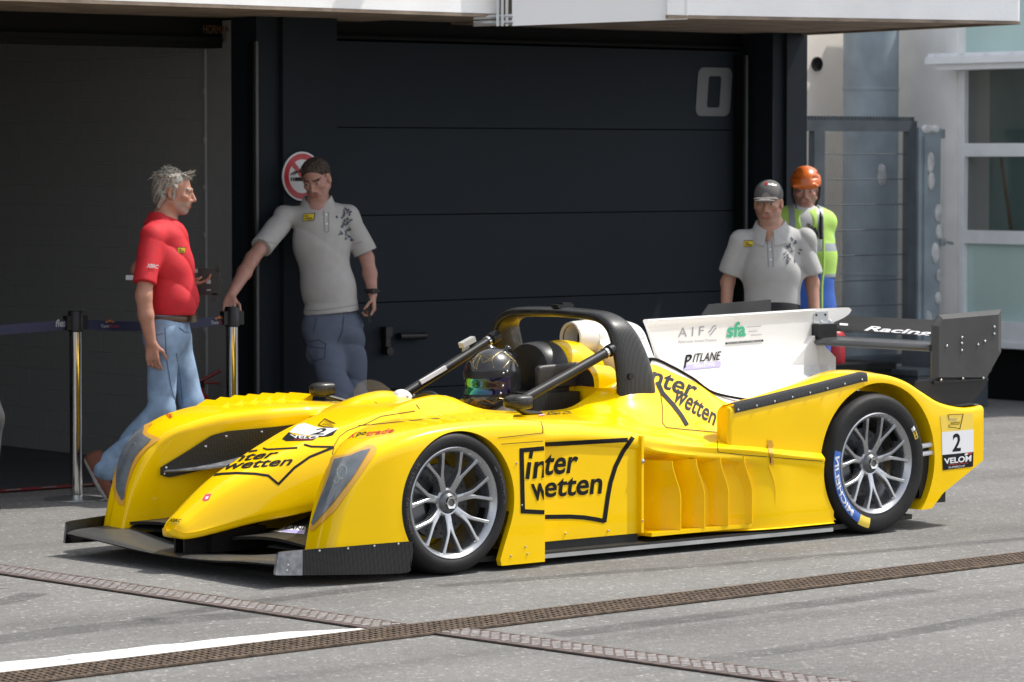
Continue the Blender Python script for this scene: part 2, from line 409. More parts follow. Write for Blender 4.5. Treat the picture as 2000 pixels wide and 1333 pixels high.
mb = MB().bx(-9, 2.24, 4.86, 5.0, 2.47, 2.66).bx(-9, 2.2, 4.80, 4.86, 2.50, 2.53).bx(2.42, 6.4, 4.80, 5.0, 2.52, 2.66).bx(2.24, 2.42, 4.777, 4.95, 2.632, 2.67).bx(2.8, 6.36, 4.745, 4.80, 2.54, 2.56)
part(mb, 'header', [m_dark])
mb = MB().bx(-9, 6.75, 4.95, 5.2, 2.66, 3.4)
part(mb, 'upper_wall', [m_slate])
for x in (2.195, 6.25):
    mb = MB().bx(x, x+.045, 4.50 if x < 3 else 4.66, 4.56 if x < 3 else 4.74, .004, 2.5).bx(x+.012, x+.030, 4.488 if x < 3 else 4.648, 4.50 if x < 3 else 4.66, .004, 2.5, 1)
    part(mb, 'door_track', [m_dark, m_trk])
# closed sectional door
dr = None
mb = MB(); seams = [.0, .44, .966, 1.490, 2.015, 2.53]
for a, b in zip(seams[:-1], seams[1:]):
    mb.bx(2.81, 6.34, 4.757, 4.82, a+.0035, b-.0035)
mb.bx(2.81, 6.34, 4.80, 4.83, 0, 2.55, 1)
door = part(mb, 'garage_door', [m_slate2, m_dark])
mb = MB().box((3.345, 4.725, .79), (.05, .05, .06)).box((3.345, 4.73, .735), (.035, .04, .07)).lathe([(0, -.03), (.026, -.03), (.026, .03), (0, .03)], (3.345, 4.72, .675), 'y', 20)
mb.tube([(3.43, 4.71, .76), (3.63, 4.71, .757)], .022, 12).box((3.45, 4.74, .76), (.02, .05, .03)).box((3.60, 4.74, .758), (.02, .05, .03))
off = np.array(bd.location); mb.v = [tuple(np.array(v)-off) for v in mb.v]; mb.build('door_handle', [m_blk], door)
# the figure zero on the door
c = np.array([6.075, 4.752, 2.262]); hw, hh, sh = .165, .157, .10
def rr(w, h, r, n=6):
    P = []
    for cx, cz, a0 in ((w-r, h-r, 0), (-w+r, h-r, 90), (-w+r, -h+r, 180), (w-r, -h+r, 270)):
        for k in range(n+1):
            a = R(a0+90*k/n); P.append((cx+r*math.cos(a), cz+r*math.sin(a)))
    return P
oi = rr(hw*.93, hh, .05); ii = rr(hw*.34, hh-.055, .018); n = len(oi)
V = [(c[0]+x+z*sh*.9, c[1], c[2]+z) for x, z in oi+ii]
o = obj('door_number', [np.array(v)-off for v in V], [(i, (i+1) % n, n+(i+1) % n, n+i) for i in range(n)], [mat('pale_grey_vinyl', (.105, .115, .125), .5)], door, smooth=False)
tv, tf, _ = T('HORMANN', 2.06, 2.28, 2.55, 2.60, bold=.02)
obj('maker_plate', [(p[0], 4.797-4.6, p[1]) for p in tv], tf, [mat('dim_orange', (.07, .032, .010), .5)], bd, smooth=False)

# canopy over the pit lane side
def canopy(name, plan, z0, z1, fas_edges, label):
    n = len(plan); t = thing(name, label, 'canopy', (plan[0][0], plan[0][1], z0)); of = np.array(t.location)
    mb = MB().prism(plan, z0+.014, z1, 1, 'z')
    mb.v = [tuple(np.array(v)-of) for v in mb.v]; mb.build('soffit_slab', [m_conc, m_conc], t, smooth=False)
    mb = MB()
    for i, j in fas_edges:
        a = np.array(plan[i]); b = np.array(plan[j]); d = (b-a)/np.linalg.norm(b-a); nn = np.array([d[1], -d[0]])
        q = [a, b, b+nn*.03, a+nn*.03]; mb.prism([tuple(p) for p in q], z0+.02, z1+.02, 0, 'z')
        q = [a+nn*.002, b+nn*.002, b+nn*.034, a+nn*.034]; mb.prism([tuple(p) for p in q], z0, z0+.018, 1, 'z')
    mb.v = [tuple(np.array(v)-of) for v in mb.v]; mb.build('fascia', [m_fas, m_conc], t, smooth=False)
    return t
c1 = canopy('roof_canopy', [(-9, 3.53), (3.20, 3.53), (3.20, 4.94), (-9, 4.94)], 2.632, 3.9, [(0, 1)], 'long concrete canopy with white fascia above the open garage bay')
c2 = canopy('roof_canopy', [(4.02, 3.0), (6.24, 2.31), (6.66, 4.94), (3.9, 4.94)], 2.632, 3.3, [(0, 1), (1, 2)], 'white fronted concrete canopy ending above the helmeted man')
mb = MB().prism([(3.21, 3.53), (4.01, 3.03), (3.89, 4.94), (3.21, 4.94)], 2.66, 3.9, 0, 'z')
o = mb.build('canopy_infill', [m_conc], c2, smooth=False); o.matrix_parent_inverse = Matrix.Translation(-c2.location)
# dark notches where the pillars reach up into the soffit
# brackets sticking out of the fascia, just above the picture, that lay slanting shadows on it
for x, y in ((-.2, 3.5), (2.45, 3.5)):
    mb = MB().bx(x, x+.14, y-.65, y, 3.32, 3.42)
    tag(mb.build('fascia_bracket', [m_frame], smooth=False), 'white bracket arm jutting from the canopy fascia %s' % ('above the left bay' if x < 1 else 'above the pillar'), 'bracket', 'fascia brackets')
for k, (x, y) in enumerate(((4.75, 2.76), (5.68, 2.48))):
    mb = MB().box((x, y-.36, 3.32), (.14, .75, .1), rot=Matrix.Rotation(R(-17), 3, 'Z'))
    tag(mb.build('fascia_bracket', [m_frame], smooth=False), 'white bracket arm jutting from the right canopy fascia %s' % ('nearer the board' if k == 0 else 'nearer its end'), 'bracket', 'fascia brackets')
# grey board hung over the joint of the two fascias
t = thing('notice_board', 'blank grey board hung under the canopy joint on an aluminium rail', 'board', (3.25, 3.42, 2.6))
of = np.array(t.location)
a = np.array([3.235, 3.43, 2.583]); b = np.array([4.13, 2.93, 2.628]); d = b-a; nn = np.array([d[1], -d[0], 0]); nn /= np.linalg.norm(nn); up = np.array([0, 0, 1.])
V = [a, b, b+up*.9, a+up*.9]; V = V+[p+nn*-.02 for p in V]
obj('panel', [p-of for p in V], [(0, 1, 2, 3), (7, 6, 5, 4), (0, 4, 5, 1), (1, 5, 6, 2), (2, 6, 7, 3), (3, 7, 4, 0)], [m_board], t, smooth=False)
mb = MB()
for k in range(3): mb.tube([a+nn*(.0+.022*k)-d*.03*(k+1), a+up*.9+nn*(.0+.022*k)-d*.03*(k+1)], .011, 4)
mb.tube([a-d*.22+up*.02, a+up*.02], .016, 4).tube([a-d*.22+up*.055, a+up*.055], .012, 4)
mb.v = [tuple(np.array(v)-of) for v in mb.v]; mb.build('rail', [m_alu], t, smooth=False)

# no-smoking sign on the pillar
s = thing('no_smoking_sign', 'round red and white no smoking sign on the dark pillar behind the leaning man', 'sign', (2.535, 4.49, 1.727)); 
def ring(r0, r1, y, m, mb, n=56):
    a = np.linspace(0, 2*np.pi, n, endpoint=False)
    mb.grid([np.stack([r*np.cos(a), np.full(n, y), r*np.sin(a)], 1) for r in (r0, r1)], m, cv=True)
mb = MB().lathe([(0, -.004), (.142, -.004), (.142, .004)], (0, 0, 0), 'y', 56)
mb.build('plate', [mat('sign_white', (.62, .62, .64), .35)], s)
mb = MB(); ring(.098, .132, -.0055, 0, mb)
d = np.array([math.cos(R(-47)), 0, math.sin(R(-47))]); q = np.array([-d[2], 0, d[0]])
mb.add([d*.11+q*.014+(0, -.007, 0), -d*.11+q*.014+(0, -.007, 0), -d*.11-q*.014+(0, -.007, 0), d*.11-q*.014+(0, -.007, 0)], [(0, 1, 2, 3)])
mb.build('prohibition_ring', [mat('sign_red', (.42, .02, .03), .35)], s, smooth=False)
mb = MB()
for x0, x1 in ((-.058, .03), (-.07, -.062), (-.084, -.076)): mb.add([(x0, -.006, -.028), (x1, -.006, -.028), (x1, -.006, -.006), (x0, -.006, -.006)], [(0, 1, 2, 3)])
for k in (0, 1): mb.tube([(-.085+.02*k, -.006, .008), (-.06+.02*k, -.006, .025), (-.03+.02*k, -.006, .026), (-.005+.02*k, -.006, .05), (.02+.02*k, -.006, .054)], .0035, 6)
mb.build('cigarette_symbol', [m_ink], s)

# drains, white line
def drain_grate(name, p0, p1, w, mats, label, kind):
    p0 = np.array(p0, float); p1 = np.array(p1, float); Lg = np.linalg.norm(p1-p0); e = (p1-p0)/Lg; nrm = np.array([-e[1], e[0]])
    def P(s, t, z): q = p0+e*s+nrm*t; return (q[0], q[1], z)
    mb = MB()
    mb.add([P(0, -w/2, .0035), P(Lg, -w/2, .0035), P(Lg, w/2, .0035), P(0, w/2, .0035)], [(0, 1, 2, 3)], 1)
    def bar(s0, t0, s1, t1, wd, z0, z1, m):
        q = np.array([s1-s0, t1-t0]); q = q/np.linalg.norm(q); k = np.array([-q[1], q[0]])*wd/2
        c = [(s0+k[0], t0+k[1]), (s1+k[0], t1+k[1]), (s1-k[0], t1-k[1]), (s0-k[0], t0-k[1])]
        mb.add([P(a, b, z0) for a, b in c]+[P(a, b, z1) for a, b in c], [(4, 5, 6, 7), (0, 1, 5, 4), (1, 2, 6, 5), (2, 3, 7, 6), (3, 0, 4, 7)], m)
    if kind == 'slot':
        for t in np.linspace(-w/2+.008, w/2-.008, 6): bar(0, t, Lg, t, .009 if abs(t) < w/2-.02 else .016, .004, .012, 0)
        n = int(Lg/.030)
        for i in range(n):
            s = i*.030+random.uniform(-.001, .001); bar(s, -w/2+.01, s+.045, w/2-.01, .0105, .004, .0112, 0)
    else:
        bar(0, 0, Lg, 0, w, .004, .008, 0); bar(0, w/2-.010, Lg, w/2-.010, .020, .008, .0095, 0); bar(0, -w/2+.010, Lg, -w/2+.010, .020, .008, .0095, 0)
        n = int(Lg/.055)
        for i in range(n):
            for j in range(5):
                t = -w/2+.045+(w-.09)*j/4; s = i*.055+(j % 2)*.027
                bar(s+random.uniform(-.003, .003), t-.012, s+.018, t+.012, .015, .008, .0115, 2)
    return tag(mb.build(name, mats, smooth=False), label, 'drain')
drain_grate('drain_grate', (-6.5, -1.54), (8, -.93), .25, [m_rust, m_pit, m_rust], 'rusty slotted drain grate running along the pit lane in front of the car', 'slot')
drain_grate('drain_grate', (-1.30, -1.16), (-1.50, 3.2), .20, [m_rust2, m_pit, m_pad], 'worn drain cover with sky glint painted on its treads, running from the line towards the garages', 'pad')
drain_grate('drain_grate', (-1.19, -1.44), (-.93, -5.2), .20, [m_rust2, m_pit, m_pad], 'worn drain cover with sky glint painted on its treads, leading out of the lower right corner', 'pad')
n = 40; G = []
for i in range(n):
    x = -6+4.66*i/(n-1); k = 1-max(0, (i-n*.86)/(n*.14))**1.5; yb = -1.40+.042*(x+3.2)+.130
    w_ = (.225-.030*(x+3))*k+.012*math.sin(i*2.3)+.006*math.sin(i*5.1)
    G.append([(x, yb+.012, .004), (x, yb+.012+max(.01, w_), .004)])
tag(MB().grid(G).build('white_line', m_line, smooth=False), 'worn white painted line beside the slotted drain grate', 'road marking', kind='structure')
# black rubber arcs left by tyres (real marks on the asphalt)
m_skid = mat('rubber_marks', (.055, .055, .057), .85, noise=.4, nscale=60, alpha=.6)
tm = m_skid.node_tree; bb = tm.nodes['Principled BSDF']; nn_ = tm.nodes.new('ShaderNodeTexNoise'); nn_.inputs['Scale'].default_value = 3; nn_.inputs['Detail'].default_value = 9
cc = tm.nodes.new('ShaderNodeTexCoord'); rr_ = tm.nodes.new('ShaderNodeMapRange'); rr_.inputs[1].default_value = .20; rr_.inputs[2].default_value = .75; rr_.inputs[4].default_value = .42
tm.links.new(cc.outputs['Object'], nn_.inputs['Vector']); tm.links.new(nn_.outputs[0], rr_.inputs[0]); tm.links.new(rr_.outputs[0], bb.inputs['Alpha'])
mb = MB()
def mark(p, w):
    P = cr(p, 30); d = np.gradient(P, axis=0); d /= np.linalg.norm(d, axis=1)[:, None]; q = np.stack([-d[:, 1], d[:, 0]], 1)
    G = [[(*(P[i]+q[i]*w/2), .0025), (*(P[i]-q[i]*w/2), .0025)] for i in range(30)]; mb.grid(G)
mark([(-.95, -1.75), (.2, -1.72), (1.2, -1.68)], .16); mark([(-.95, -2.62), (.1, -2.58), (1.1, -2.42), (2.6, -2.2)], .13)
mark([(-.3, -.25), (.6, -.36), (1.4, -.46), (3.2, -.62)], .10); mark([(-1.9, -.35), (-1.3, -.2), (-.5, -.1)], .12); mark([(-3, -.55), (-2.2, -.42), (-1.4, -.5)], .2)
mark([(-2.3, .42), (-2.0, .5), (-1.75, .66)], .13); mark([(-2.9, .75), (-2.3, .86), (-1.75, .92)], .12); mark([(2, -1.9), (3, -1.95), (4.6, -1.8)], .15)
o = mb.build('tyre_marks', m_skid, smooth=False); tag(o, kind='structure')

# right hand side: gate, zinc column, cream wall, window wing
cw = thing('rendered_wall', 'cream rendered wall with a round vent hole behind the steel gate', 'wall', (9.7, 7.5, 0)); of = np.array(cw.location)
mb = MB().bx(8.6, 10.79, 7.5, 7.7, 0, 3.4); mb.v = [tuple(np.array(v)-of) for v in mb.v]; mb.build('wall', [m_cream], cw, smooth=False)
mb = MB().bx(10.80, 11.45, 7.36, 7.7, 0, 3.4); mb.v = [tuple(np.array(v)-of) for v in mb.v]; mb.build('pilaster', [m_cream], cw, smooth=False)
mb = MB().lathe([(.0, 0), (.042, 0), (.048, -.012), (.055, -.012), (.055, .01)], np.array([9.78, 7.493, 2.562])-of, 'y', 28); mb.build('vent_hole', [m_pit], cw)
col = thing('zinc_column', 'round grey zinc clad column standing against the cream wall', 'column', (9.87, 7.0, 0))
mb = MB().lathe([(.213, 0), (.213, .935), (.218, .937), (.218, .955), (.213, .957), (.213, 2.35), (.218, 2.352), (.218, 2.372), (.213, 2.374), (.213, 3.4)], (0, 0, 0), 'z', 48); mb.build('shaft', [m_zinc], col)
mb = MB()
for k in range(7):
    a = R(-112); mb.ball((.216*math.cos(a+.06*math.cos(k)), .216*math.sin(a+.06*math.cos(k)), 1.70+.04*math.sin(k*2)), (.03, .012, .05), 0, 8)
mb.build('sticker_remains', [m_patch], col)
gt = thing('steel_gate', 'galvanised steel mesh gate with a spiked top rail beside the garage corner', 'gate', (8.45, 6.3, 0))
of = np.array(gt.location)
def gpart(mb, name, mats, sm=False): mb.v = [tuple(np.array(v)-of) for v in mb.v]; return mb.build(name, mats, gt, smooth=sm)
mb = MB().bx(8.40, 9.62, 6.28, 6.34, 2.03, 2.11).bx(8.535, 8.645, 6.28, 6.34, .1, 2.03).bx(9.53, 9.61, 6.28, 6.34, .1, 2.03).bx(8.40, 9.62, 6.28, 6.34, .1, .2).bx(8.40, 9.62, 6.27, 6.33, .30, .36)
for k in range(38): mb.box((8.42+k*.032, 6.31, 2.125), (.012, .02, .03))
gpart(mb, 'frame', [m_gate])
mb = MB().add([(8.40, 6.30, 2.11), (8.47, 6.30, 2.11), (8.47, 6.30, .1), (8.18, 6.30, .1), (8.18, 6.30, 1.6)], [(0, 1, 2, 3, 4)]).add([(8.40, 6.33, 2.11), (8.47, 6.33, 2.11), (8.47, 6.33, .1), (8.18, 6.33, .1), (8.18, 6.33, 1.6)], [(4, 3, 2, 1, 0)])
gpart(mb, 'side_plate', [m_gate])
mb = MB()
for k in range(10): mb.tube([(8.64, 6.31, .18+k*.187), (9.54, 6.31, .18+k*.187)], .0042, 6)
for k in range(36): mb.tube([(8.66+k*.025, 6.31, .18), (8.66+k*.025, 6.31, 2.04)], .0011, 4)
gpart(mb, 'mesh_infill', [m_gate], True)
mb = MB().bx(9.62, 9.86, 6.26, 6.40, .0, 2.06).bx(9.86, 9.95, 6.30, 6.36, 1.98, 2.05).bx(9.66, 9.69, 6.235, 6.26, .2, 2.0)
gpart(mb, 'gate_post', [m_zinc])
for x, z, sx, sz in ((9.74, 1.80, .045, .08), (9.75, 1.66, .04, .07), (9.83, 1.42, .04, .07), (9.84, 1.28, .035, .06), (9.80, 1.12, .045, .08), (9.84, .95, .03, .05), (9.72, .62, .05, .07), (9.80, .45, .045, .08), (9.83, .78, .03, .05), (9.70, 2.05, .06, .035), (9.79, 2.05, .05, .03)):
    gpart(MB().ball((x, 6.255, z), (sx, .016, sz), 0, 8), 'foam_patch', [m_patch], True)
mb = MB().bx(9.85, 9.90, 6.24, 6.30, 1.17, 1.23).tube([(9.87, 6.24, 1.20), (9.87, 6.20, 1.20), (9.93, 6.20, 1.19)], .012, 8)
gpart(mb, 'latch', [m_alu], True)

wn = thing('window_wing', 'pale building wing with stacked window panes at the right edge', 'building', (10.3, 6.4, 0)); of = np.array(wn.location)
def wpart(mb, name, mats, parent=wn, sm=False): mb.v = [tuple(np.array(v)-of) for v in mb.v]; return mb.build(name, mats, parent, smooth=sm)
mb = MB().bx(10.30, 10.60, 6.44, 7.36, 0, 3.4).bx(10.29, 10.30, 6.50, 6.62, 0, 3.4)
wpart(mb, 'corner_wall', [mat('bluish_white_render', (.86, .85, .83), .7, noise=.06, nscale=4)])
fr = MB().bx(10.27, 10.36, 6.40, 6.44, .43, 2.50).bx(10.27, 10.36, 4.4, 6.40, 1.845, 1.945).bx(10.27, 10.36, 4.4, 6.40, 1.185, 1.285).bx(10.25, 10.40, 4.4, 6.42, .41, .60).bx(10.24, 10.4, 4.4, 6.58, .40, .445)
wf = wpart(fr, 'window_frame', [m_frame])
for z0, z1, m in ((.60, 1.185, m_frost), (1.285, 1.845, m_pane), (1.945, 2.50, m_pane)):
    wpart(MB().bx(10.315, 10.325, 4.4, 6.40, z0, z1), 'pane', [m], wf)
mb = MB().bx(10.0, 10.4, 4.4, 6.56, 2.545, 2.60).bx(10.02, 10.4, 4.4, 6.55, 2.60, 2.625).bx(10.06, 10.36, 4.4, 6.50, 2.50, 2.546)
for y in (6.45, 6.2, 5.95, 5.7): mb.box((10.0, y, 2.612), (.012, .02, .02))
wpart(mb, 'ledge', [m_frame])
wpart(MB().bx(10.33, 10.36, 4.4, 6.5, 2.625, 3.4).bx(10.31, 10.36, 6.5, 6.56, 2.625, 3.4), 'upper_panel', [m_frost])
wpart(MB().bx(10.36, 10.6, 4.4, 6.44, -.02, .40), 'plinth', [m_dark])
wpart(MB().bx(11.2, 11.25, 4.4, 6.45, .4, 2.6).bx(10.6, 11.2, 6.40, 6.45, .4, 2.6).bx(10.95, 11.0, 4.4, 5.62, .4, 2.6, 1).bx(10.4, 11.25, 4.4, 6.45, .36, .4).bx(10.4, 11.25, 4.4, 6.45, 2.6, 2.65), 'room', [m_teal, m_dark])
sb = MB().add([(10.325, 6.36, 1.36), (10.325, 6.32, 1.36), (10.3245, 6.32, 1.34), (10.3245, 6.36, 1.34)], [(0, 1, 2, 3)])
bm_ = thing('broom', 'brown wooden broom leaning inside the middle window at the right', 'broom', (10.42, 5.90, .45))
mb = MB().tube([(0, 0, .1), (0, .27, 1.42)], .013, 10); mb.build('handle', [mat('wood', (.22, .12, .06), .6, noise=.2)], bm_)
mb = MB().bx(-.03, .03, -.16, .13, 0, .1); mb.build('head', [m_rust2], bm_, smooth=False)
mb = MB().lathe([(0, 0), (.075, 0), (.08, .02), (.08, .2), (.06, .235), (.025, .25), (.025, .28), (0, .28)], (0, 0, 0), 'z', 24).tube([(-.06, 0, .23), (-.03, 0, .29), (.03, 0, .29), (.06, 0, .23)], .01, 8)
tag(mb.build('red_canister', [mat('red_plastic', (.42, .02, .03), .4)], loc=(8.36, 5.9, .36)), 'small red canister standing on a dark crate behind the white fin', 'canister')
mb = MB().bx(-.25, .45, -.2, .2, 0, .36).bx(-.27, .47, -.22, .22, .31, .355).bx(-.26, .46, -.21, -.2, .1, .14)
tag(mb.build('equipment_crate', [m_dark], loc=(8.36, 5.95, 0), smooth=False), 'dark equipment crate under the red canister by the gate', 'crate')
mb = MB().bx(-.2, .55, -.22, .22, 0, .3).bx(-.22, .57, -.24, .24, .26, .295).bx(.1, .35, -.2, .2, .3, .42)
tag(mb.build('equipment_crate', [m_gate], loc=(9.15, 5.85, 0), smooth=False), 'low grey crate in front of the steel gate', 'crate')

# =================================================================== THE CAR
YC = .935                                                  # centre plane of the car
car = thing('race_car', 'yellow open cockpit prototype race car with white shark fin and black rear wing', 'race car')
car['category'] = 'race car'
def hull(name, rows, mats, n, tip=False, parent=car, m=0, ang=40):
    """rows: list of (X, [(w,z)...]) half sections from the centre outwards; mirrored and lofted to a closed body"""
    P = np.array([[(x, w, z) for w, z in r] for x, r in rows])
    P = cr(P, n)
    H = np.stack([cr(s, 56) for s in P])
    rings = []
    for s in H:
        l = s.copy(); l[:, 1] *= -1
        rings.append(np.concatenate([s, l[::-1][:-1]]) if abs(s[0][1]) < 1e-6 else np.concatenate([s, l[::-1]]))
    G = np.array(rings); G[:, :, 1] = YC-G[:, :, 1]
    if tip:
        c0 = G[0].mean(0); G = np.concatenate([[c0+(G[0]-c0)*k+np.array([-d, 0, 0]) for k, d in ((.05, .007), (.45, .006), (.8, .003))], G])
    return MB().loft(G, m).build(name, mats, parent, ang=ang)
def wheel_cut(x, z, r, y0, y1): return MB().lathe([(0, y0), (r, y0), (r, y1), (0, y1)], (x, 0, z), 'y', 72)

# --- deck / sidepods (one moulding, cockpit cut out)
D = [
 (.20, [(0, .655), (.1, .655), (.2, .648), (.3, .634), (.4, .622), (.5, .627), (.58, .641), (.66, .650), (.74, .640), (.80, .615)], .60),
 (.30, [(0, .688), (.1, .694), (.2, .705), (.3, .683), (.4, .653), (.5, .648), (.6, .655), (.7, .658), (.78, .65), (.84, .62)], .62),
 (.45, [(0, .698), (.1, .712), (.2, .736), (.3, .708), (.39, .666), (.5, .656), (.6, .66), (.7, .661), (.79, .65), (.86, .62)], .80),
 (.56, [(0, .692), (.1, .706), (.2, .728), (.3, .70), (.38, .672), (.5, .658), (.62, .659), (.74, .655), (.82, .64), (.868, .61)], .815),
 (.75, [(0, .67), (.1, .67), (.2, .67), (.3, .668), (.38, .660), (.5, .656), (.62, .652), (.74, .643), (.80, .628), (.846, .598)], .82),
 (.95, [(0, .65), (.1, .65), (.2, .65), (.3, .650), (.38, .648), (.5, .646), (.62, .64), (.73, .626), (.79, .608), (.843, .578)], .82),
 (1.15, [(0, .65), (.1, .65), (.2, .65), (.3, .655), (.38, .654), (.5, .642), (.62, .622), (.72, .602), (.79, .580), (.843, .553)], .80),
 (1.29, [(0, .70), (.1, .70), (.2, .70), (.3, .708), (.39, .704), (.47, .676), (.57, .632), (.68, .588), (.78, .556), (.85, .525)], .74),
 (1.42, [(0, .74), (.1, .74), (.2, .745), (.3, .75), (.40, .748), (.48, .732), (.555, .655), (.66, .582), (.78, .540), (.868, .505)], .77),
 (1.56, [(0, .76), (.1, .76), (.2, .775), (.28, .79), (.345, .80), (.46, .757), (.535, .672), (.63, .588), (.76, .530), (.885, .490)], .81),
 (1.70, [(0, .80), (.1, .81), (.2, .83), (.28, .85), (.335, .858), (.42, .765), (.50, .672), (.60, .588), (.74, .532), (.898, .478)], .85),
 (1.85, [(0, .74), (.1, .76), (.2, .78), (.28, .80), (.335, .812), (.405, .735), (.49, .640), (.60, .565), (.74, .523), (.908, .462)], .90),
 (2.00, [(0, .66), (.1, .68), (.2, .70), (.28, .72), (.345, .742), (.41, .678), (.49, .60), (.60, .552), (.75, .517), (.917, .440)], .925),
 (2.15, [(0, .58), (.1, .59), (.2, .61), (.28, .63), (.355, .658), (.42, .612), (.50, .570), (.62, .545), (.76, .505), (.922, .420)], .928),
 (2.36, [(0, .50), (.1, .51), (.2, .53), (.28, .55), (.37, .585), (.44, .57), (.52, .552), (.63, .535), (.78, .490), (.926, .395)], .93),
]
rows = []
for x, pts, wr in D:
    wo, z = pts[-1]; lowz = .09 if x > .4 else z-.22
    rows.append((x, pts+[(wo+.010, z-.035), (wo+.008 if x > 1.2 or x < .4 else wo, z-.065), (wr, z-.105), (wr, (z+lowz)/2-.03), (wr, lowz), (wr-.05, lowz-.015), (.3, lowz-.015), (0, lowz-.015)]))
deck = hull('body_deck', rows, [m_yel], 150)
def rbox(x0, x1, w, z0, z1, r, n=8):
    P = []
    for cx, cy, a0 in ((x1-r, w-r, 0), (x0+r, w-r, 90), (x0+r, -w+r, 180), (x1-r, -w+r, 270)):
        for k in range(n+1): a = R(a0+90*k/n); P.append((cx+r*math.cos(a), YC+cy+r*math.sin(a)))
    return MB().prism(P, z0, z1, 0, 'z')
ck = rbox(.575, 1.40, .365, .22, 1.2, .13)
for p in (wheel_cut(.02, .318, .318, -.2, .33), wheel_cut(.02, .318, .318, 2*YC-.33, 2*YC+.2), wheel_cut(2.68, .35, .388, -.2, .38), wheel_cut(2.68, .35, .388, 2*YC-.38, 2*YC+.2)): cut(deck, [p])
w0 = m_well; m_well = m_yeld; cut(deck, [ck]); m_well = w0

# --- nose
def nose_row(X, zb, zt, hb, ht):
    L = lambda a, b, t: a+(b-a)*t
    return (X, [(0, zt+.006), (ht*.55, zt+.004), (ht*.92, zt-.006), (L(ht, hb, .30), L(zt, zb, .13)), (L(ht, hb, .66), L(zt, zb, .38)), (L(ht, hb, .93), L(zt, zb, .70)), (hb, zb+.03), (hb*.94, zb+.004), (hb*.5, zb), (0, zb)])
NS = [(-.876, .168, .180, .030, .022), (-.868, .158, .190, .062, .045), (-.845, .148, .225, .084, .055), (-.79, .152, .268, .104, .062), (-.68, .172, .345, .135, .085), (-.56, .198, .412, .172, .108), (-.40, .225, .478, .228, .14), (-.25, .250, .536, .285, .17), (-.10, .268, .590, .345, .195), (.05, .28, .633, .40, .215), (.20, .30, .672, .43, .24), (.34, .32, .69, .44, .25)]
nose = hull('nose', [nose_row(*s) for s in NS], [m_yel], 90, tip=True)

# --- front fenders
def ruled_fender(name, prof, across, zbot, wo=lambda x: .935, m=m_yel, n=80, parent=car):
    """profile curve (X,z) swept across the car's width; across: function X -> [(w, depth)...] from outer to inner edge"""
    P = cr(prof, n); t = np.gradient(P, axis=0); t /= np.linalg.norm(t, axis=1)[:, None]; N = np.stack([t[:, 1], -t[:, 0]], 1)
    rings = []
    for p, nn in zip(P, N):
        A = cr(across(p[0]), 29); ring = []
        for w, d in A: q = p+nn*d; ring.append((q[0], YC-w, q[1]))
        a, b = ring[0], ring[-1]
        za = min(zbot(a[0]), a[2]-.004); zi = min(zbot(b[0]), b[2]-.004)
        rings.append([(a[0], a[1], za)]+[(a[0], a[1], za+(a[2]-za)*k/4) for k in (1, 2, 3)]+ring+[(b[0], b[1], zi+(b[2]-zi)*k/4) for k in (3, 2, 1)]+[(b[0], b[1], zi)])
    return MB().loft(rings).build(name, [m], parent, ang=34)
fprof = [(-.662, .10), (-.650, .165), (-.605, .32), (-.535, .460), (-.445, .556), (-.32, .614), (-.17, .650), (0, .668), (.2, .673), (.38, .668), (.525, .655)]
def fac(x):
    k = min(1, max(0, (-.25-x)/.40)); wo = .935-.055*k**1.4; r = .075-.03*k
    wi = np.interp(x, [-.65, -.5, -.37, -.2, 0, .2, .5], [.692, .650, .578, .505, .430, .39, .39]); ii = 1-.75*k
    return [(wo, r), (wo-.004, r*.62), (wo-.016, r*.30), (wo-.038, r*.10), (wo-.08, 0), ((wo+wi)/2, -.004), (wi+.05, .004*ii), (wi+.02, .014*ii), (wi+.005, .03*ii), (wi, .055*ii)]
fz = lambda x: .10 if x < .25 else .024
fender = ruled_fender('front_fender', fprof, fac, fz)
cut(fender, [wheel_cut(.02, .318, .318, -.2, .298)])
# the trailing corner sweeps in below the hub: shave the lower rear edge of the arch
cut(fender, [MB().prism([(.20, -.05), (.262, -.05), (.255, .045), (.275, .10), (.315, .20), (.20, .20)], -.1, .335, 0, 'y')])
cut(fender, [MB().prism([(.20, 0), (.46, 0), (.46, .26), (.20, .26)], .03, .5, 0, 'y')])
cut(fender, [MB().prism([(-.40, 0), (-.18, 0), (-.18, .150), (-.40, .150)], -.1, .5, 0, 'y')])
fender2 = mirror_y(fender, YC)
# louvre rows on the fender tops
def louvre(parent, yc, up=.030):
    mb = MB()
    for k in range(7):
        x = -.13+k*.083; z = np.interp(x, [-.17, 0, .2, .38], [.652, .668, .673, .668])
        a = [(x, -.09), (x, .09)]
        V = [(x-.01, yc-.095, z-.012), (x-.01, yc+.095, z-.012), (x+.072, yc-.09, z+up), (x+.072, yc+.09, z+up), (x+.076, yc-.09, z+up-.004), (x+.076, yc+.09, z+up-.004), (x+.062, yc-.095, z-.014), (x+.062, yc+.095, z-.014)]
        mb.add(V, [(0, 1, 3, 2), (2, 3, 5, 4), (4, 5, 7, 6), (0, 2, 4, 6), (1, 7, 5, 3), (0, 6, 7, 1)])
    return mb.build('louvre_panel', [m_yel], parent, smooth=False)
louvre(fender2, 2*YC-.16); louvre(fender, .22, .015)

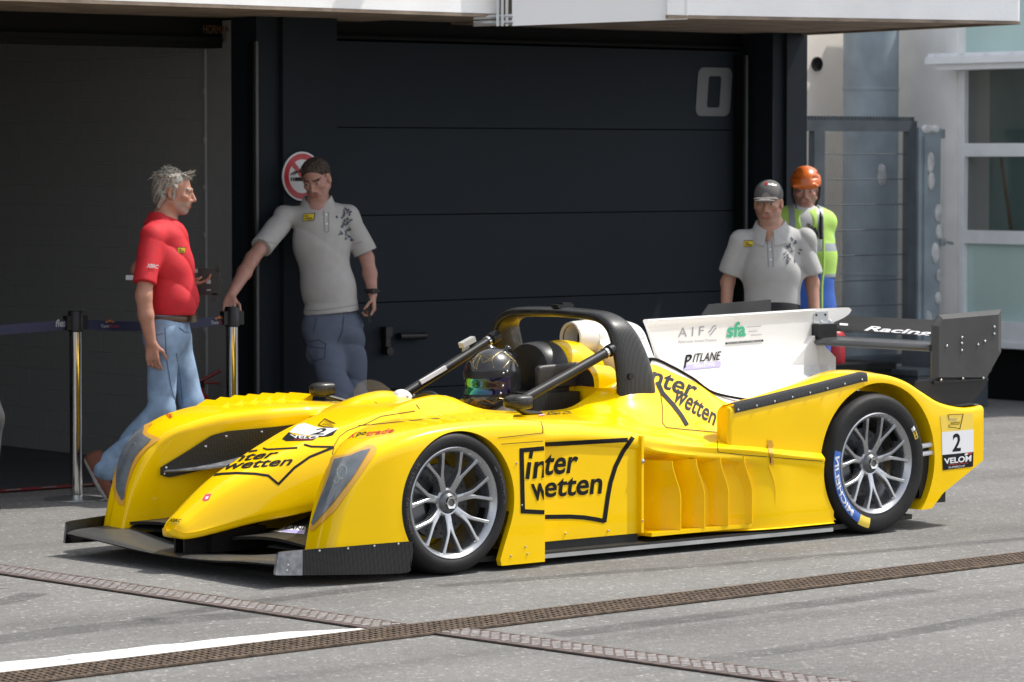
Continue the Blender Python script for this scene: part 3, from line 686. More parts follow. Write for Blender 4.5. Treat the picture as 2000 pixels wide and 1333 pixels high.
# --- rear fenders
rprof = [(1.715, .660), (1.95, .690), (2.3, .738), (2.57, .778), (2.72, .776), (2.86, .742), (2.98, .685), (3.10, .628), (3.22, .598), (3.32, .588), (3.42, .594)]
def rac(x):
    wo = np.interp(x, [1.66, 1.9, 2.5, 2.9, 3.2], [.885, .897, .915, .930, .935]); wi = np.interp(x, [1.66, 2.2, 2.6, 3.0, 3.42], [.80, .70, .60, .58, .62])
    return [(wo, .022), (wo-.003, .012), (wo-.010, .004), (wo-.022, 0), (wo-.06, -.004), ((wo+wi)/2, -.012), (wi+.06, -.008), (wi+.02, .006), (wi, .03)]
rz = lambda x: .085 if x < 2.45 else float(np.interp(x, [2.45, 3.05, 3.13, 3.42], [.085, .10, .172, .318]))
rf = ruled_fender('rear_fender', rprof, rac, lambda x: .40 if x < 2.3 else rz(x), n=110)
cut(rf, [wheel_cut(2.68, .35, .388, -.2, .37)])
rf2 = mirror_y(rf, YC)
# rounded intake lip at the front of the near fender, carbon edge strip, flick at the tail
for f_, sgn in ((rf, 1), (rf2, -1)):
    yw = lambda w: YC-sgn*w
    mb = MB().tube([(1.715, yw(.872), .47), (1.712, yw(.874), .655)], .014, 12)
    mb.grid([[(1.708, yw(.872), z), (1.70, yw(.83), z), (1.73, yw(.80), z-.004)] for z in (.49, .656)])
    mb.build('intake_lip', [m_yel], f_)
    G = []
    for x in np.linspace(1.735, 2.60, 30):
        p = np.interp(x, [q[0] for q in rprof], [q[1] for q in rprof]); wo = rac(x)[0][0]
        G.append([(x, yw(wo+.004), p-.030), (x, yw(wo+.0045), p-.004), (x, yw(wo-.004), p+.012), (x, yw(wo-.030), p+.016)])
    mb = MB().grid(G); n0 = len(mb.f)
    for x in np.linspace(1.755, 2.56, 8):
        p = np.interp(x, [q[0] for q in rprof], [q[1] for q in rprof]); wo = rac(x)[0][0]; mb.ball((x, yw(wo+.006), p-.018), .006, 1, 5)
    mb.build('edge_strip', [m_carb, m_steel], f_)
    mb = MB().add([(3.20, yw(.90), .606), (3.28, yw(.915), .596), (3.42, yw(.915), .604), (3.43, yw(.70), .60), (3.22, yw(.66), .604)], [(0, 1, 2, 3, 4)])
    mb.build('tail_flick', [m_carb2], f_, smooth=False)

# --- engine cover, fin
EC = [(1.60, [(0, 1.034), (.05, 1.022), (.085, .985), (.10, .93), (.20, .895), (.335, .852), (.34, .75), (0, .70)]),
      (1.72, [(0, 1.038), (.055, 1.026), (.09, .985), (.115, .925), (.21, .888), (.338, .862), (.34, .75), (0, .70)]),
      (1.84, [(0, 1.036), (.055, 1.02), (.085, .975), (.115, .905), (.21, .858), (.340, .820), (.34, .72), (0, .68)]),
      (1.92, [(0, 1.00), (.05, .985), (.078, .94), (.115, .870), (.21, .822), (.343, .784), (.34, .70), (0, .66)]),
      (1.985, [(0, .88), (.04, .865), (.07, .84), (.12, .80), (.21, .775), (.346, .752), (.34, .66), (0, .62)]),
      (2.12, [(0, .80), (.035, .79), (.06, .775), (.12, .74), (.22, .705), (.356, .678), (.35, .60), (0, .57)]),
      (2.40, [(0, .77), (.035, .75), (.06, .735), (.12, .708), (.24, .67), (.39, .625), (.38, .56), (0, .53)]),
      (2.80, [(0, .80), (.03, .765), (.06, .74), (.13, .712), (.28, .682), (.48, .65), (.46, .58), (0, .52)]),
      (3.26, [(0, .78), (.02, .75), (.05, .725), (.13, .70), (.28, .675), (.48, .66), (.46, .60), (0, .55)])]
cover = hull('engine_cover', EC, [m_wht], 90, ang=50)
# airbox mouth
mb = MB().lathe([(.055, .14), (.063, .02), (.072, .0), (.080, .004), (.084, .03), (.090, .16), (.088, .26)], (1.485, YC, .958), 'x', 40)
mb.lathe([(0, .10), (.064, .10), (.064, .012)], (1.485, YC, .958), 'x', 40, 1)
ab = mb.build('airbox_intake', [m_wht, m_pit], cover)
# black pinstripe along the colour split
S = np.array([(x, YC-r[5][0]-.006, r[5][1]+.004) for x, r in EC[:7]]); S = cr(S, 40)
MB().tube(S, .0065, 6).build('pinstripe', [m_ink], cover)
zz = np.array([.70, .76, .82, .88, .94, 1.0, 1.03, 1.040, 1.05, 1.056]); th = np.array([.085, .05, .026, .013, .010, .010, .012, .020, .022, .012])
G1 = []; G2 = []
for x in np.linspace(0, 1, 40):
    c1 = []; c2 = []
    for z, t in zip(zz, th):
        X = (1.985+max(0, 1.03-z)*.42)+x*(3.15-(1.985+max(0, 1.03-z)*.42)); Z = z-.02*(1-x)*((z-.7)/.356)
        c1.append((X, YC-t, Z)); c2.append((X, YC+t, Z))
    G1.append(c1+c2[::-1])
mb = MB().loft(G1)
mb.prism([(3.14, .962), (3.30, .985), (3.37, 1.005), (3.405, 1.022), (3.425, 1.043), (3.405, 1.056), (3.14, 1.056)], YC-.011, YC+.011)
mb.prism([(3.14, .70), (3.31, .70), (3.31, .80), (3.23, .862), (3.14, .90)], YC-.010, YC+.010)
mb.prism([(2.86, .70), (3.16, .70), (3.12, .92)], YC-.045, YC+.045)
fin = mb.build('shark_fin', [m_wht], cover, ang=45)

# --- roll hoop and braces
hp = cr([(1.490, .475, .70, .118, .030), (1.484, .468, .80, .112, .030), (1.462, .450, .92, .098, .029), (1.435, .415, 1.02, .076, .028), (1.425, .33, 1.070, .064, .026), (1.42, .20, 1.084, .060, .025), (1.42, .0, 1.089, .058, .024)], 40)
hp = np.concatenate([hp, (hp[::-1]*np.array([1, -1, 1, 1, 1]))[1:]])
rings = []
tg = np.gradient(hp[:, 1:3], axis=0); tg /= np.linalg.norm(tg, axis=1)[:, None]
a = np.linspace(0, 2*np.pi, 24, endpoint=False)
for p, t in zip(hp, tg):
    nn = np.array([-t[1], t[0]]); ca = np.sign(np.cos(a))*abs(np.cos(a))**.7; sa = np.sign(np.sin(a))*abs(np.sin(a))**.7
    rings.append(np.stack([p[0]+p[3]*ca, YC-(p[1]+p[4]*sa*nn[0]), p[2]+p[4]*sa*nn[1]], 1))
hoop = MB().loft(rings).build('roll_hoop', [m_carb], car, ang=50)
mb = MB().box((1.42, YC-.02, 1.118), (.10, .05, .014)).box((1.44, YC-.02, 1.128), (.06, .03, .01)); mb.build('camera_mount', [m_blk], hoop, smooth=False)
mb = MB().lathe([(0, 0), (.016, 0), (.016, .012), (0, .012)], (1.43, YC-.506, .80), 'y', 20); mb.build('bolt_plug', [m_blk], hoop)
for s in (1, -1):
    P = [(1.375, YC-s*.435, .930), (1.08, YC-s*.44, .816), (.755, YC-s*.445, .694)]
    if s < 0: P = [(1.345, YC-s*.40, .955), (1.06, YC-s*.385, .832), (.73, YC-s*.37, .69)]
    b = MB().tube(P, .0235, 16).build('roll_brace', [m_blk], hoop)
    d = (np.array(P[2])-P[0]); d /= np.linalg.norm(d)
    MB().tube([P[0]-d*.02, P[0]+d*.03], .030, 16).tube([np.array(P[0])+d*.045, np.array(P[0])+d*.058], .0265, 16, 1).build('clevis', [m_blk, m_steel], b)
# lap light and sticker on the far brace
mb = MB().box((1.17, YC+.40, .935), (.085, .035, .026), rot=Matrix.Rotation(R(-21), 3, 'Y')); mb.box((1.16, YC+.40, .905), (.03, .02, .04))
mb.build('transponder_light', [mat('light_grey_plastic', (.5, .5, .48), .3)], hoop, smooth=False)
d = np.array([.345, 0, .143]); d /= np.linalg.norm(d)
p = np.array([.92, YC+.3555, .787]); MB().box(p, (.17, .012, .02), rot=Matrix.Rotation(R(-22.8), 3, 'Y')).build('brace_sticker', [m_inkw], hoop, smooth=False)

# --- door side panel with vertical vane, louvre blades
mb = MB().prism([(.53, .100), (1.165, .100), (1.182, .115), (1.182, .552), (.95, .558), (.75, .572), (.53, .590)], .0935, .105)
mb.bx(1.168, 1.182, .070, .094, .103, .552)
panel = mb.build('side_panel', [m_yel], car, smooth=False)
MB().prism([(.50, .036), (1.15, .036), (1.168, .055), (1.168, .0985), (.50, .0985)], .097, .103).build('lower_strip', [m_blk], panel, smooth=False)
mb = MB()
for x, z, r in ((1.175, .435, .011), (1.175, .16, .005), (.98, .125, .005), (.72, .13, .005)): mb.ball((x, .090 if x < 1.17 else .068, z), (r, .004, r), 0, 6)
mb.each('screw', [m_steel], panel)
for s in (1,):
    mb = MB()
    for k in range(5):
        x0 = 1.225+k*.148; G = []
        for t in np.linspace(0, 1, 14):
            z = .105+.325*t; q = min(1, max(0, (1-t)/.55)); sx = .055*q*q*(3-2*q)
            yi = np.interp(x0, [1.2, 2.0], [.205, .05]); yo = np.interp(x0+.15, [1.2, 1.5, 1.75, 2.0], [.045, .035, .022, .012])
            yi += .05; G.append([(x0+sx*.5-.02, yi, z), (x0+.05+sx*.8, (yi+yo)/2+.012, z), (x0+.098+sx, yo+.004, z), (x0+.102+sx, yo-.003, z), (x0+.107+sx, yo-.003, z), (x0+.109+sx, yo+.002, z), (x0+.100+sx, yo+.06, z)])
        mb.grid(G)
    mb.bx(1.20, 1.95, .035, .20, .086, .104).build('louvre_blades', [m_yel], deck, ang=40)
# sill bar and undertray
mb = MB().prism([(-.60, YC-.72), (.45, YC-.90), (2.34, YC-.925), (3.05, YC-.80), (3.05, YC+.80), (2.34, YC+.925), (.45, YC+.90), (-.60, YC+.72)], .038, .062, 0, 'z')
floor_ = mb.build('undertray', [m_carb2], car, smooth=False)
mb = MB().grid([[(x, YC-np.interp(x, [.44, 2.36], [.905, .93]), z) for z in (.034, .052)] for x in np.linspace(.44, 2.36, 12)])
mb.grid([[(x, YC-np.interp(x, [.44, 2.36], [.905, .93])+dy, .052+.001*dy) for dy in (0, .06)] for x in np.linspace(.44, 2.36, 12)])
mb.build('sill_edge', [m_alu], floor_, smooth=False)
mb = MB().bx(3.0, 3.12, .04, .30, .15, .40).bx(3.02, 3.20, .05, .065, .12, .30)
for z in (.37, .41): mb.tube([(3.0, .03, z), (3.12, .02, z+.01)], .012, 8, 1)
mb.build('diffuser_strut', [m_carb2, m_inkw], car, smooth=False)
mb = MB().bx(2.95, 3.35, .2, 2*YC-.2, .14, .16).bx(2.3, 3.2, .42, 2*YC-.42, .16, .50).bx(3.05, 3.1, .3, 2*YC-.3, .2, .6)
mb.build('gearbox_shroud', [m_blk], car, smooth=False)

# --- splitter, wing, end plates
def airfoil(n, chord, th, camber):
    t = np.linspace(0, 1, n); yt = 5*th*(.2969*np.sqrt(t)-.126*t-.3516*t**2+.2843*t**3-.1036*t**4)*chord; yc = camber*4*t*(1-t)*chord
    return np.concatenate([np.stack([t*chord, yc+yt], 1), np.stack([t*chord, yc-yt], 1)[::-1][1:-1]])
def wing(stations, n=16):
    """stations: (Y, X of nose, Z of nose, chord, angle, thickness)"""
    rings = []
    for Y, X, Z, ch, ang, th_ in stations:
        A = airfoil(n, ch, th_, -.02); c, s = math.cos(R(ang)), math.sin(R(ang))
        rings.append([(X+x*c-z*s, Y, Z+x*s+z*c) for x, z in A])
    return rings
fw = MB().loft(wing([(.125, -.885, .105, .27, 5, .11), (.35, -.888, .098, .27, 4, .11), (.62, -.880, .080, .26, 1, .10), (.80, -.875, .072, .25, 0, .09), (YC, -.872, .070, .25, 0, .09), (1.07, -.875, .072, .25, 0, .09), (1.25, -.880, .080, .26, 1, .10), (1.52, -.888, .098, .27, 4, .11), (2*YC-.125, -.885, .105, .27, 5, .11)])).build('front_wing', [m_carbg], car)
for k in (0, 1):
    y0, y1 = ((.10, .55), (2*YC-.55, 2*YC-.10))[k]; MB().loft(wing([(y0, -.62, .125, .20, 12, .09), (y1, -.62, .125, .20, 12, .09)])).build('flap', [m_blk], fw)
for k in (-.035, .035): MB().box((-.74, YC+k, .115), (.16, .012, .09)).build('wing_pylon', [m_blk], fw, smooth=False)
MB().box((-.55, YC, .13), (.3, .16, .10)).build('crash_box', [m_blk], fw, smooth=False)
def endplate(sgn):
    yw = lambda y: y if sgn > 0 else 2*YC-y
    def Yx(x): return np.interp(x, [-.91, -.6, -.25], [.122, .040, -.006])
    top = [(-.880, .150), (-.855, .160), (-.6, .166), (-.265, .170), (-.255, .155)]; bot = [(-.893, .062), (-.86, .058), (-.6, .046), (-.29, .034), (-.262, .060)]
    G = [];
    for (xt, zt), (xb, zb) in zip(cr(top, 24), cr(bot, 24)):
        G.append([(xt+(xb-xt)*t, yw(Yx(xt+(xb-xt)*t)), zt+(zb-zt)*t) for t in np.linspace(0, 1, 5)])
    B = [[(p[0], p[1]+sgn*.008, p[2]) for p in r] for r in G]
    rings = [r+b[::-1] for r, b in zip(G, B)]
    e = MB().loft(rings).build('end_plate', [m_carb], car)
    mb = MB()
    for r0, r1 in ((G[0], G[4]),):
        for dy in (-sgn*.003,):
            k = [[(p[0]-(.004 if i == 0 else 0), p[1]+dy, p[2]) for p in G[i]] for i in range(0, 24) if G[i][0][0] < -.765]
            mb.grid(k)
    mb.add([(p[0]-.004, p[1]+dy, p[2]) for dy in (-sgn*.003, sgn*.012) for p in G[0]], [(i, i+1, i+6, i+5) for i in range(4)])
    mb.build('skid_tip', [m_worn], e)
    mb = MB()
    for x, z in ((-.845, .078), (-.84, .10), (-.70, .155), (-.57, .158), (-.44, .161), (-.32, .163)): mb.ball((x, yw(Yx(x)-.003), z), (.006, .004, .006), 0, 5)
    mb.each('screw', [m_steel], e)
    return e
e1 = endplate(1); e2 = endplate(-1)
# carbon ducts in the channels beside the nose
for s in (1, -1):
    yw = lambda w: YC-s*w
    G = []
    for t in np.linspace(0, 1, 24):
        x = -.62+.62*t; z = .150+.02*t+.21*max(0, t-.25)**1.7
        G.append([(x, yw(w), z+(.02*math.sin(math.pi*(w-.14)/.56))) for w in np.linspace(.12, .70, 8)])
    B = [[(p[0]+.004, p[1], p[2]-.014) for p in r] for r in G]
    MB().loft([r+b[::-1] for r, b in zip(G, B)]).build('duct_ramp', [m_carb2], car)
    mb = MB().box((-.16, yw(.50), .30), (.10, .05, .035), rot=Matrix.Rotation(R(-28), 3, 'Y')).prism([(-.22, .20), (-.02, .20), (-.02, .36), (-.06, .33)], yw(.42), yw(.44))
    mb.build('tow_bracket', [m_blk], car, smooth=False)
# dive plane on the inner face of each front fender
def dive(sgn):
    yw = lambda w: YC+sgn*w                                  # sgn +1: far side
    mb = MB()
    wi = lambda x: float(np.interp(x, [-.65, -.5, -.37, -.2, 0, .2, .5], [.692, .650, .578, .505, .430, .39, .39]))-.010
    G = [[(x, yw(wi(x)), z) for z in np.linspace(np.interp(x, [-.485, -.455, -.2, -.05, .19, .2], [.365, .352, .41, .49, .565, .57]), np.interp(x, [-.485, -.27, -.2, .17, .2], [.40, .545, .563, .588, .580]), 5)] for x in np.linspace(-.485, .20, 40)]
    mb.loft([r+[(p[0], p[1]+sgn*-.007, p[2]) for p in r[::-1]] for r in G])
    G = []
    for t in np.linspace(0, 1, 16):
        x = -.475+.52*t; z = .385+.03*t+.085*t**2; wd = .03+.15*math.sin(math.pi*min(1, t*.62))
        G.append([(x, yw(wi(x)), z+.004), (x, yw(wi(x)-wd*.5), z-.002), (x-.005, yw(wi(x)-wd), z+.006)])
    B = [[(p[0], p[1], p[2]-.008) for p in r] for r in G]
    mb.loft([r+b[::-1] for r, b in zip(G, B)], 1)
    for x, z in ((-.465, .40), (-.47, .37), (-.30, .495), (-.21, .540), (-.05, .556), (.10, .568)): mb.ball((x, yw(wi(x)-.009), z), .0065, 2, 5)
    return mb.build('dive_plane', [m_carb, m_worn, m_steel], fender2 if sgn > 0 else fender, ang=30)
dive(1); dive(-1)

# --- rear wing
rw = MB().loft(wing([(.11, 3.115, .888, .28, 4, .15), (YC, 3.110, .888, .28, 4, .15), (2*YC-.11, 3.115, .888, .28, 4, .15)], 22)).build('rear_wing', [mat('wing_grey', (.045, .046, .048), .35, coat=.2, noise=.2, nscale=5)], car)
mb = MB().loft(wing([(.11, 3.345, .934, .215, 19, .08), (2*YC-.11, 3.345, .934, .215, 19, .08)], 18)); flap = mb.build('flap', [m_carb2], rw)
def rear_plate(sgn):
    y0 = .100 if sgn > 0 else 2*YC-.100
    out = [(3.150, .730), (3.150, 1.000), (3.20, 1.052), (3.66, 1.066), (3.66, .850), (3.545, .712)]
    inn = [(3.185, .742), (3.185, .995), (3.215, 1.030), (3.625, 1.042), (3.625, .862), (3.525, .728)]
    n = len(out); o_ = -sgn
    V = [(x, y0, z) for x, z in out]+[(x, y0+o_*.014, z) for x, z in inn]+[(x, y0-o_*.010, z) for x, z in out]
    mb = MB().add(V, [tuple(range(n, 2*n)), tuple(range(3*n-1, 2*n-1, -1))]+[(i, (i+1) % n, n+(i+1) % n, n+i) for i in range(n)]+[(2*n+i, 2*n+(i+1) % n, (i+1) % n, i) for i in range(n)])
    p = mb.build('wing_end_plate', [mat('plate_grey_black', (.040, .040, .041), .5, noise=.25, nscale=6)], rw, smooth=False)
    mb = MB().prism([(3.04, .728), (3.16, .732), (3.16, .742), (3.55, .722), (3.56, .715), (3.52, .66), (3.42, .592), (3.24, .600), (3.03, .690)], y0+o_*.004, y0-o_*.012)
    mb.bx(3.15, 3.55, y0-.016, y0+.016, .712, .722).build('foot_plate', [m_blk], p, smooth=False)
    mb = MB()
    for x, z in ((3.24, .895), (3.35, .935), (3.35, .905), (3.35, .870), (3.47, .895), (3.52, .91), (3.59, .98), (3.59, .945), (3.20, .728), (3.36, .728), (3.51, .724)): mb.ball((x, y0+o_*.015, z), .0075, 0, 6)
    mb.each('bolt', [m_steel], p)
rear_plate(1); rear_plate(-1)
mb = MB().bx(3.14, 3.245, YC-.016, YC-.011, .985, 1.042).bx(3.14, 3.245, YC-.06, YC-.011, .98, .986); mb.build('wing_bracket', [m_alu], rw, smooth=False)
mb = MB().bx(3.13, 3.25, YC-.075, YC-.012, .905, .979); mb.build('wing_clamp', [m_blk], rw, smooth=False)
mb = MB()
for x in (3.16, 3.225): mb.ball((x, YC-.017, 1.025), (.007, .004, .007), 0, 6); mb.ball((x, YC-.05, .99), .009, 1, 6)
mb.each('bolt', [m_blk, m_steel], rw)

# --- mirrors, aero screen, headrest, cockpit details
def mirror_pod(sgn):
    y = YC-sgn*.64; x0 = .60 if sgn > 0 else .455; z0 = .722; hwm = .058 if sgn > 0 else .048
    mb = MB(); rings = []
    for t, r in ((0, .35), (.06, .62), (.2, .88), (.45, 1), (.8, 1), (.98, .97), (1, .9)):
        a = np.linspace(0, 2*np.pi, 20, endpoint=False); ca = np.sign(np.cos(a))*abs(np.cos(a))**.6; sa = np.sign(np.sin(a))*abs(np.sin(a))**.6
        rings.append(np.stack([np.full(20, x0-.055+.11*t), y+hwm*r*ca, z0+.034*r*sa], 1))
    o = mb.loft(rings).build('wing_mirror', [m_carb], car)
    MB().bx(x0+.053, x0+.057, y-hwm*.8, y+hwm*.8, z0-.025, z0+.025).build('mirror_glass', [m_steel], o, smooth=False)
    m2 = MB().tube([(x0+.02, y+sgn*.02, z0-.03), (x0+.10, y+sgn*.06, z0-.055), (x0+.22, y+sgn*.10, .655)], .011, 8, squash=(1, 2.0))
    if sgn < 0: m2.tube([(x0+.06, y, z0-.04), (x0+.03, y-.05, .60)], .003, 6)
    m2.build('mirror_stalk', [m_blk], o)
mirror_pod(1); mirror_pod(-1)
G = []
for a in np.linspace(R(-62), R(62), 20):
    w = -.22+.155*math.sin(a)/math.sin(R(62)); x = .44-.10*math.cos(a)+.06
    k = max(0, 1-(math.sin(a)/math.sin(R(63)))**2)
    G.append([(x, YC-w, .70), (x+.035*k, YC-w, .715+.075*k**.6)])
MB().grid(G).build('aero_screen', [m_poly], car)
# headrest: yellow fairing with black pads round the helmet
HR = [(1.32, .150, .80, .945), (1.40, .160, .80, .955), (1.48, .165, .78, .95), (1.56, .160, .78, .90)]
rings = []
for x, hw_, zb, zt in HR:
    a = np.linspace(0, np.pi, 20); rings.append(np.concatenate([np.stack([np.full(20, x), YC-.02+hw_*np.cos(a), zb+(zt-zb)*np.sin(a)**.8], 1), [(x, YC-.02-hw_, .62), (x, YC-.02+hw_, .62)]]))
hr = MB().loft(rings).build('headrest_fairing', [m_yel], car)
rings = []
for x, k in ((1.20, .93), (1.215, .98), (1.26, 1), (1.325, 1)):
    a = np.linspace(0, np.pi, 20); rings.append(np.concatenate([np.stack([np.full(20, x), YC-.02+.158*k*np.cos(a), .80+.152*k*np.sin(a)**.8], 1), [(x, YC-.02-.158*k, .70), (x, YC-.02+.158*k, .70)]]))
MB().loft(rings).build('headrest_pad', [mat('pad_black', (.02, .02, .021), .4, noise=.2)], hr)
rings = []
for x, k in ((1.115, .6), (1.12, .9), (1.14, 1), (1.36, 1), (1.385, .92), (1.392, .6)):
    a = np.linspace(0, 2*np.pi, 20, endpoint=False); ca = np.sign(np.cos(a))*abs(np.cos(a))**.5; sa = np.sign(np.sin(a))*abs(np.sin(a))**.5
    rings.append(np.stack([np.full(20, x), YC-.185+.022*k*ca, .79+.01*(x-1.1)/.3+.058*k*sa], 1))
MB().loft(rings).build('side_pad', [mat('pad_leather', (.035, .033, .033), .45, noise=.2)], hr)
for y0, y1 in ((YC-.46, YC-.12), (YC+.14, YC+.46)): MB().bx(1.36, 1.60, y0, y1, .30, .742).build('bulkhead', [m_yel], car, smooth=False)
mb = MB()
G = [[(1.33+.16*t, YC-.27+.085*math.cos(a), .74+.115*math.sin(a)*(1-.15*t)) for a in np.linspace(0, np.pi, 16)] for t in (0, .3, .7, 1)]
mb.grid(G); mb.add([(1.345, YC-.27+.070*math.cos(a), .745+.085*math.sin(a)) for a in np.linspace(0, np.pi, 16)], [tuple(range(16))], 1)
mb.build('shoulder_duct', [m_yel, m_pit], car)
mb = MB()
a = np.linspace(0, 2*np.pi, 30, endpoint=False); mb.tube(np.array([(.56+.03*math.sin(t), YC-.02+.14*math.cos(t), .62+.11*math.sin(t)) for t in np.linspace(0, 2*np.pi, 31)]), .014, 8)
mb.box((.57, YC-.02, .62), (.03, .16, .10)); mb.build('steering_wheel', [m_blk], car)
MB().bx(1.05, 1.34, YC-.24, YC+.20, .25, .72).build('seat_shell', [m_carb2], car, smooth=False)

# --- wheels
def wheel(name, x, y, r, wd, rot):
    w = bpy.data.objects.new('wheel', None); COL.objects.link(w); w.parent = car; w.location = (x, y, r*.994); w.rotation_euler = (0, 0, rot)
    k = r-.32
    prof = [(.236, .016), (.244, .008), (.262+k*.5, -.004), (.285+k, -.004), (.301+k, .006), (.311+k, .024), (.3175+k, .052), (.320+k, .09), (.320+k, wd-.09), (.3175+k, wd-.052), (.308+k, wd-.02), (.28+k, wd+.004), (.236, wd-.016)]
    p = cr(prof, 44)
    MB().lathe(p, (0, 0, 0), 'y', 96).build('tyre', [m_tyre], w)
    mb = MB().lathe([(.222, .030), (.231, .010), (.244, .002), (.2495, .006), (.2485, .013), (.240, .018)], (0, 0, 0), 'y', 96)
    mb.lathe([(.234, .012), (.229, .020), (.224, .034), (.216, .07), (.212, .14), (.214, wd-.05), (.24, wd-.02)], (0, 0, 0), 'y', 96)
    rim = mb.build('rim', [m_rim], w)
    mb = MB()
    def rad(rr_, ang, d): return (rr_*math.cos(ang), d, rr_*math.sin(ang))
    for i in range(7):
        a0 = 2*math.pi*(i+.25)/7
        for s in (1, -1):
            da = s*math.pi/14*.98
            path = [rad(.035, a0+da*.1, .056), rad(.070, a0+da*.16, .046), rad(.105, a0+da*.24, .036), rad(.140, a0+da*.46, .028), rad(.185, a0+da*.80, .021), rad(.229, a0+da, .016)]
            P = cr(path, 16); t = np.linspace(0, 1, 16); wdt = np.interp(t, [0, .25, .45, .6, .85, 1], [.023, .018, .0145, .0105, .0098, .0140])
            T_ = np.gradient(P, axis=0); T_ /= np.linalg.norm(T_, axis=1)[:, None]; rings = []
            for q, tt, hw_ in zip(P, T_, wdt):
                ax_ = np.array([0, 1., 0]); ax_ -= (ax_@tt)*tt; ax_ /= np.linalg.norm(ax_); sd = np.cross(tt, ax_); dp = hw_*2.2
                rings.append([q-sd*hw_*.75, q-sd*hw_*.45-ax_*.003, q+sd*hw_*.45-ax_*.003, q+sd*hw_*.75, q+sd*hw_*1.0+ax_*dp, q-sd*hw_*1.0+ax_*dp])
            mb.loft(rings)
    mb.lathe([(.040, .050), (.056, .047), (.064, .053), (.066, .09), (.04, .10)], (0, 0, 0), 'y', 48)
    mb.build('spokes', [m_rim], rim, ang=30)
    mb = MB().lathe([(.0, .050), (.018, .050), (.019, .024), (.030, .022), (.032, .030)], (0, 0, 0), 'y', 6).lathe([(.030, .028), (.040, .036), (.050, .046), (.053, .054)], (0, 0, 0), 'y', 36, 1).lathe([(0, .030), (.0175, .030)], (0, 0, 0), 'y', 24, 1)
    mb.build('wheel_nut', [m_steel, m_rimd], w, ang=25)
    mb = MB().lathe([(.06, .115), (.165, .115), (.165, .145), (.06, .145)], (0, 0, 0), 'y', 64)
    for i in range(30):
        a0 = i*2*math.pi/30; rr_ = .10+.022*(i % 3); mb.lathe([(0, -.001), (.005, -.001)], (rr_*math.cos(a0), .1145, rr_*math.sin(a0)), 'y', 8, 1)
    mb.lathe([(0, .09), (.07, .09), (.075, .115)], (0, 0, 0), 'y', 32, 2)
    mb.build('brake_disc', [m_disc, m_pit, m_blk], w, ang=30)
    th_ = np.linspace(R(150), R(215), 10) if rot == 0 else np.linspace(R(-35), R(30), 10)
    rings = [[(.105*math.cos(q), .09, .105*math.sin(q)), (.178*math.cos(q), .09, .178*math.sin(q)), (.178*math.cos(q), .165, .178*math.sin(q)), (.105*math.cos(q), .165, .105*math.sin(q))] for q in th_]
    MB().loft(rings).build('brake_caliper', [m_rimd], w, ang=30)
    return w
wf1 = wheel('wheel', 0, 0.004, .322, .28, 0); wr1 = wheel('wheel', 2.655, -.004, .348, .31, 0)
def copy_tree(o, parent=None):
    c = o.copy(); COL.objects.link(c); c.parent = parent
    for ch in list(o.children): copy_tree(ch, c)
    return c
for src, x in ((wf1, 0), (wr1, 2.655)):
    c = copy_tree(src, car); c.location = (x, 2*YC, src.location.z); c.rotation_euler = (0, 0, math.pi)
# tyre lettering on the near rear wheel: blue arc with white letters, laid on the side wall
def arc(parent, name, r, items, mats):
    """items: ('text'|'band', ...) laid round the wheel axis on the outer side wall"""
    mb = MB()
    for it in items:
        if it[0] == 'band':
            _, a0, a1, r0, r1, m, y = it; A = np.linspace(R(a0), R(a1), 30)
            mb.grid([[(rr_*math.cos(q), y-.0035*math.sin(math.pi*(rr_-r0)/(r1-r0)), rr_*math.sin(q)) for rr_ in np.linspace(r0, r1, 6)] for q in A], m)
        else:
            _, s, a0, a1, r0, r1, m, y, kw = it
            v, f = flat_text(s, **kw); v = fit(v, 0, 1, 0, 1); v, f = refine(v, f, .12)
            P = [((r0+(r1-r0)*b)*math.cos(R(a0+(a1-a0)*a_)), y-.0035*math.sin(math.pi*b), (r0+(r1-r0)*b)*math.sin(R(a0+(a1-a0)*a_))) for a_, b in v]
            mb.add(P, f, m)
    return mb.build(name, mats, parent, smooth=False)
t2 = [c for c in wr1.children if c.name.startswith('tyre')][0]; t1 = [c for c in wf1.children if c.name.startswith('tyre')][0]
arc(t2, 'lettering', .348, [('band', 165, 243, .268, .312, 0, -.0075), ('band', 243, 258, .268, .318, 1, -.0075), ('text', 'MICHELIN', 233, 169, .306, .276, 2, -.0090, dict(shear=.15, bold=.03)),
    ('band', 22, 30, .278, .302, 3, -.0075), ('band', 31, 35, .278, .302, 2, -.0075), ('text', 'S9', 30, 22.5, .282, .299, 4, -.0088, dict(bold=.02))], [m_inkb, m_inky, m_inkw, m_inky, m_ink])
m_emb = mat('raised_rubber', (.075, .075, .078), .5)
arc(t1, 'lettering', .322, [('text', '24/65-18', 163, 138, .270, .284, 0, -.0065, dict(bold=.0)), ('text', 'MICHELIN', 205, 172, .268, .282, 0, -.0065, dict(bold=.0)),
    ('text', 'RADIAL X', 25, -5, .284, .270, 0, -.0065, dict(bold=.0)), ('band', 28, 34, .262, .270, 0, -.006)], [m_emb])
for w_, a_ in ((wf1, -18), (wr1, 35)):
    rim_ = [c for c in w_.children if c.name.startswith('rim')][0]
    mb = MB(); A = np.linspace(R(a_-8), R(a_+8), 10)
    mb.grid([[(.2125*math.cos(q), y, .2125*math.sin(q)) for y in (.045, .085)] for q in A])
    mb.build('rim_label', [m_ink], rim_)

